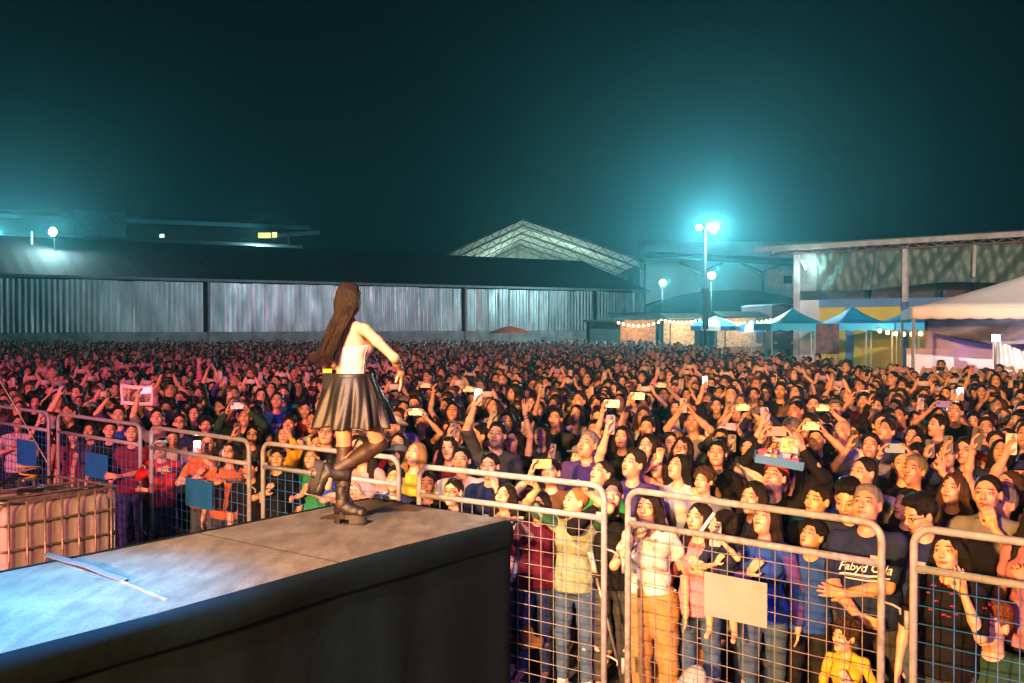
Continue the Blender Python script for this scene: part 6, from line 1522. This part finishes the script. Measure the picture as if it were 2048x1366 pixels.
# ============================================================ the far crowd: too many to count, one object
def lod(p, dx):
    f, J = body_field(p, dx); P = []
    V, Q = f.mesh(); hp = (V - J['hc']) @ J['R'] / J['hs']; P.append((V, Q, hp, 0))
    V, Q = shirt_mesh(p, J, dx * .9); P.append((V, Q, np.full((len(V), 3), 9.), 1))
    h = hair_mesh(p, J, dx * .8)
    if h and len(h[0]): P.append((h[0], h[1], np.full((len(h[0]), 3), 9.), 2))
    V, Q = trouser_mesh(p, J, dx); P.append((V, Q, np.full((len(V), 3), 9.), 3))
    if p.get('phone'):
        c = hand_center(J, 1)[0] if p['phone'] == 'V' else (hand_center(J, 1)[0] + hand_center(J, -1)[0]) / 2 + np.array([0, 0, .012])
        x, z = (.038, .079) if p['phone'] == 'V' else (.079, .038)
        V = np.array([[a * x, b * .006, d * z] for d in (-1, 1) for a, b in ((-1, -1), (1, -1), (1, 1), (-1, 1))]) + c + np.array([0, .03, .03 if p['phone'] == 'V' else 0]); P.append((V, np.array([(3, 2, 1, 0), (4, 5, 6, 7), (0, 1, 5, 4), (1, 2, 6, 5), (2, 3, 7, 6), (3, 0, 4, 7)]), np.full((8, 3), 9.), 4))
    off = 0; VV, QQ, HH, II = [], [], [], []
    for V, Q, H, i in P: VV.append(V); QQ.append(Q + off); HH.append(H); II.append(np.full(len(V), i)); off += len(V)
    V, Q, H, I = map(np.concatenate, (VV, QQ, HH, II))
    zq = V[Q][:, :, 2].max(1); ny = 1.0 if dx > .03 else .8        # below this height nobody shows in the packed crowd
    Q = Q[zq > ny]; hid = (I[Q[:, 0]] == 0) & (V[Q][:, :, 2].max(1) < 1.30) & (np.abs(V[Q][:, :, 0]).max(1) < .13) & (V[Q][:, :, 1].max(1) < .10); Q = Q[~hid]
    use = np.unique(Q); mp = np.full(len(V), -1); mp[use] = np.arange(len(use)); return V[use], mp[Q], H[use], I[use]
LP = []
for k, i in enumerate((0, 1, 7, 4, 12, 9, 14, 15, 8, 18, 3, 22, 5, 21)):
    p = dict(AP[i][0]); p['glasses'] = False; LP.append(p)
L1 = [lod(p, .025) for p in LP]; L2 = [lod(p, .040) for p in LP[:10]]
print('lod sizes', [len(a[0]) for a in L1][:4], [len(a[0]) for a in L2][:4])
far = [(Y, X) for (Y, X, u, zf) in allp[N_AUTO:] if Y < 23.4]
for _ in range(160000):
    Y = math.sqrt(r2.uniform(23.4 ** 2, 62 ** 2)); u = r2.uniform(-60, 2110); X = (u - U0) * Y / FP
    dens = 1.0 if Y < 32 else .75
    if r2.random() > dens or not free(X, Y): continue
    if near(X, Y, .36 if Y < 30 else .56): continue
    put(X, Y); far.append((Y, X))
print('far', len(far))
VV, QQ, HH, CC = [], [], [], []; off = 0
for (Y, X) in far:
    act = r2.random(); L_ = L1 if Y < 23 else L2
    idx = r2.randrange(len(L_)); V, Q, H, I = L_[idx]
    d = FOCUS - Vector((X, Y, 0)); rz = math.atan2(d.y, d.x) - math.pi / 2 + r2.gauss(0, .35); c_, s_ = math.cos(rz), math.sin(rz); sc = r2.gauss(.965, .05)
    VV.append(np.stack([(V[:, 0] * c_ - V[:, 1] * s_) * sc + X, (V[:, 0] * s_ + V[:, 1] * c_) * sc + Y, V[:, 2] * sc], 1)); QQ.append(Q + off); off += len(V); HH.append(H)
    t = min(1, max(0, r2.gauss(.4, .25))); b = r2.uniform(.7, 1.3)
    pal = np.array([skin_tone(t), [q * b for q in CNAME[r2.choice(SHIRTS)]], HAIRC[r2.choice(['black', 'black', 'dark', 'dark', 'brown'])], CNAME[r2.choice(['black', 'denimblue', 'charcoal'])], CNAME[r2.choice(['black', 'white', 'white', 'cream', 'lilac'])]]); CC.append(pal[I])
VV, QQ, HH, CC = map(np.concatenate, (VV, QQ, HH, CC))
me = np_mesh('distant_crowd', VV, QQ, M['crowd'], HH)
ca = me.color_attributes.new('Col', 'FLOAT_COLOR', 'POINT'); ca.data.foreach_set('color', np.concatenate([CC, np.ones((len(CC), 1))], 1).astype(np.float32).ravel())
o = bpy.data.objects.new('distant_crowd', me); C.objects.link(o); tag(o, 'dense distant crowd filling the yard up to the sheds', 'crowd', None, 'stuff')
print('far crowd verts', len(VV))

# ============================================================ haze of the night air
hb = MB().box((0, 92, 9.5), (330, 200, 21.4)); m = bpy.data.materials.new('haze'); m.use_nodes = True; nt = m.node_tree; nt.nodes.clear()
vo = nd(nt, 'ShaderNodeVolumePrincipled'); vo.inputs['Color'].default_value = (.25, .85, .97, 1); vo.inputs['Density'].default_value = .0013; vo.inputs['Anisotropy'].default_value = .80
out = nd(nt, 'ShaderNodeOutputMaterial'); nt.links.new(vo.outputs[0], out.inputs['Volume'])
hz = hb.build('haze', m); hz['kind'] = 'stuff'
hz.display_type = 'WIRE'
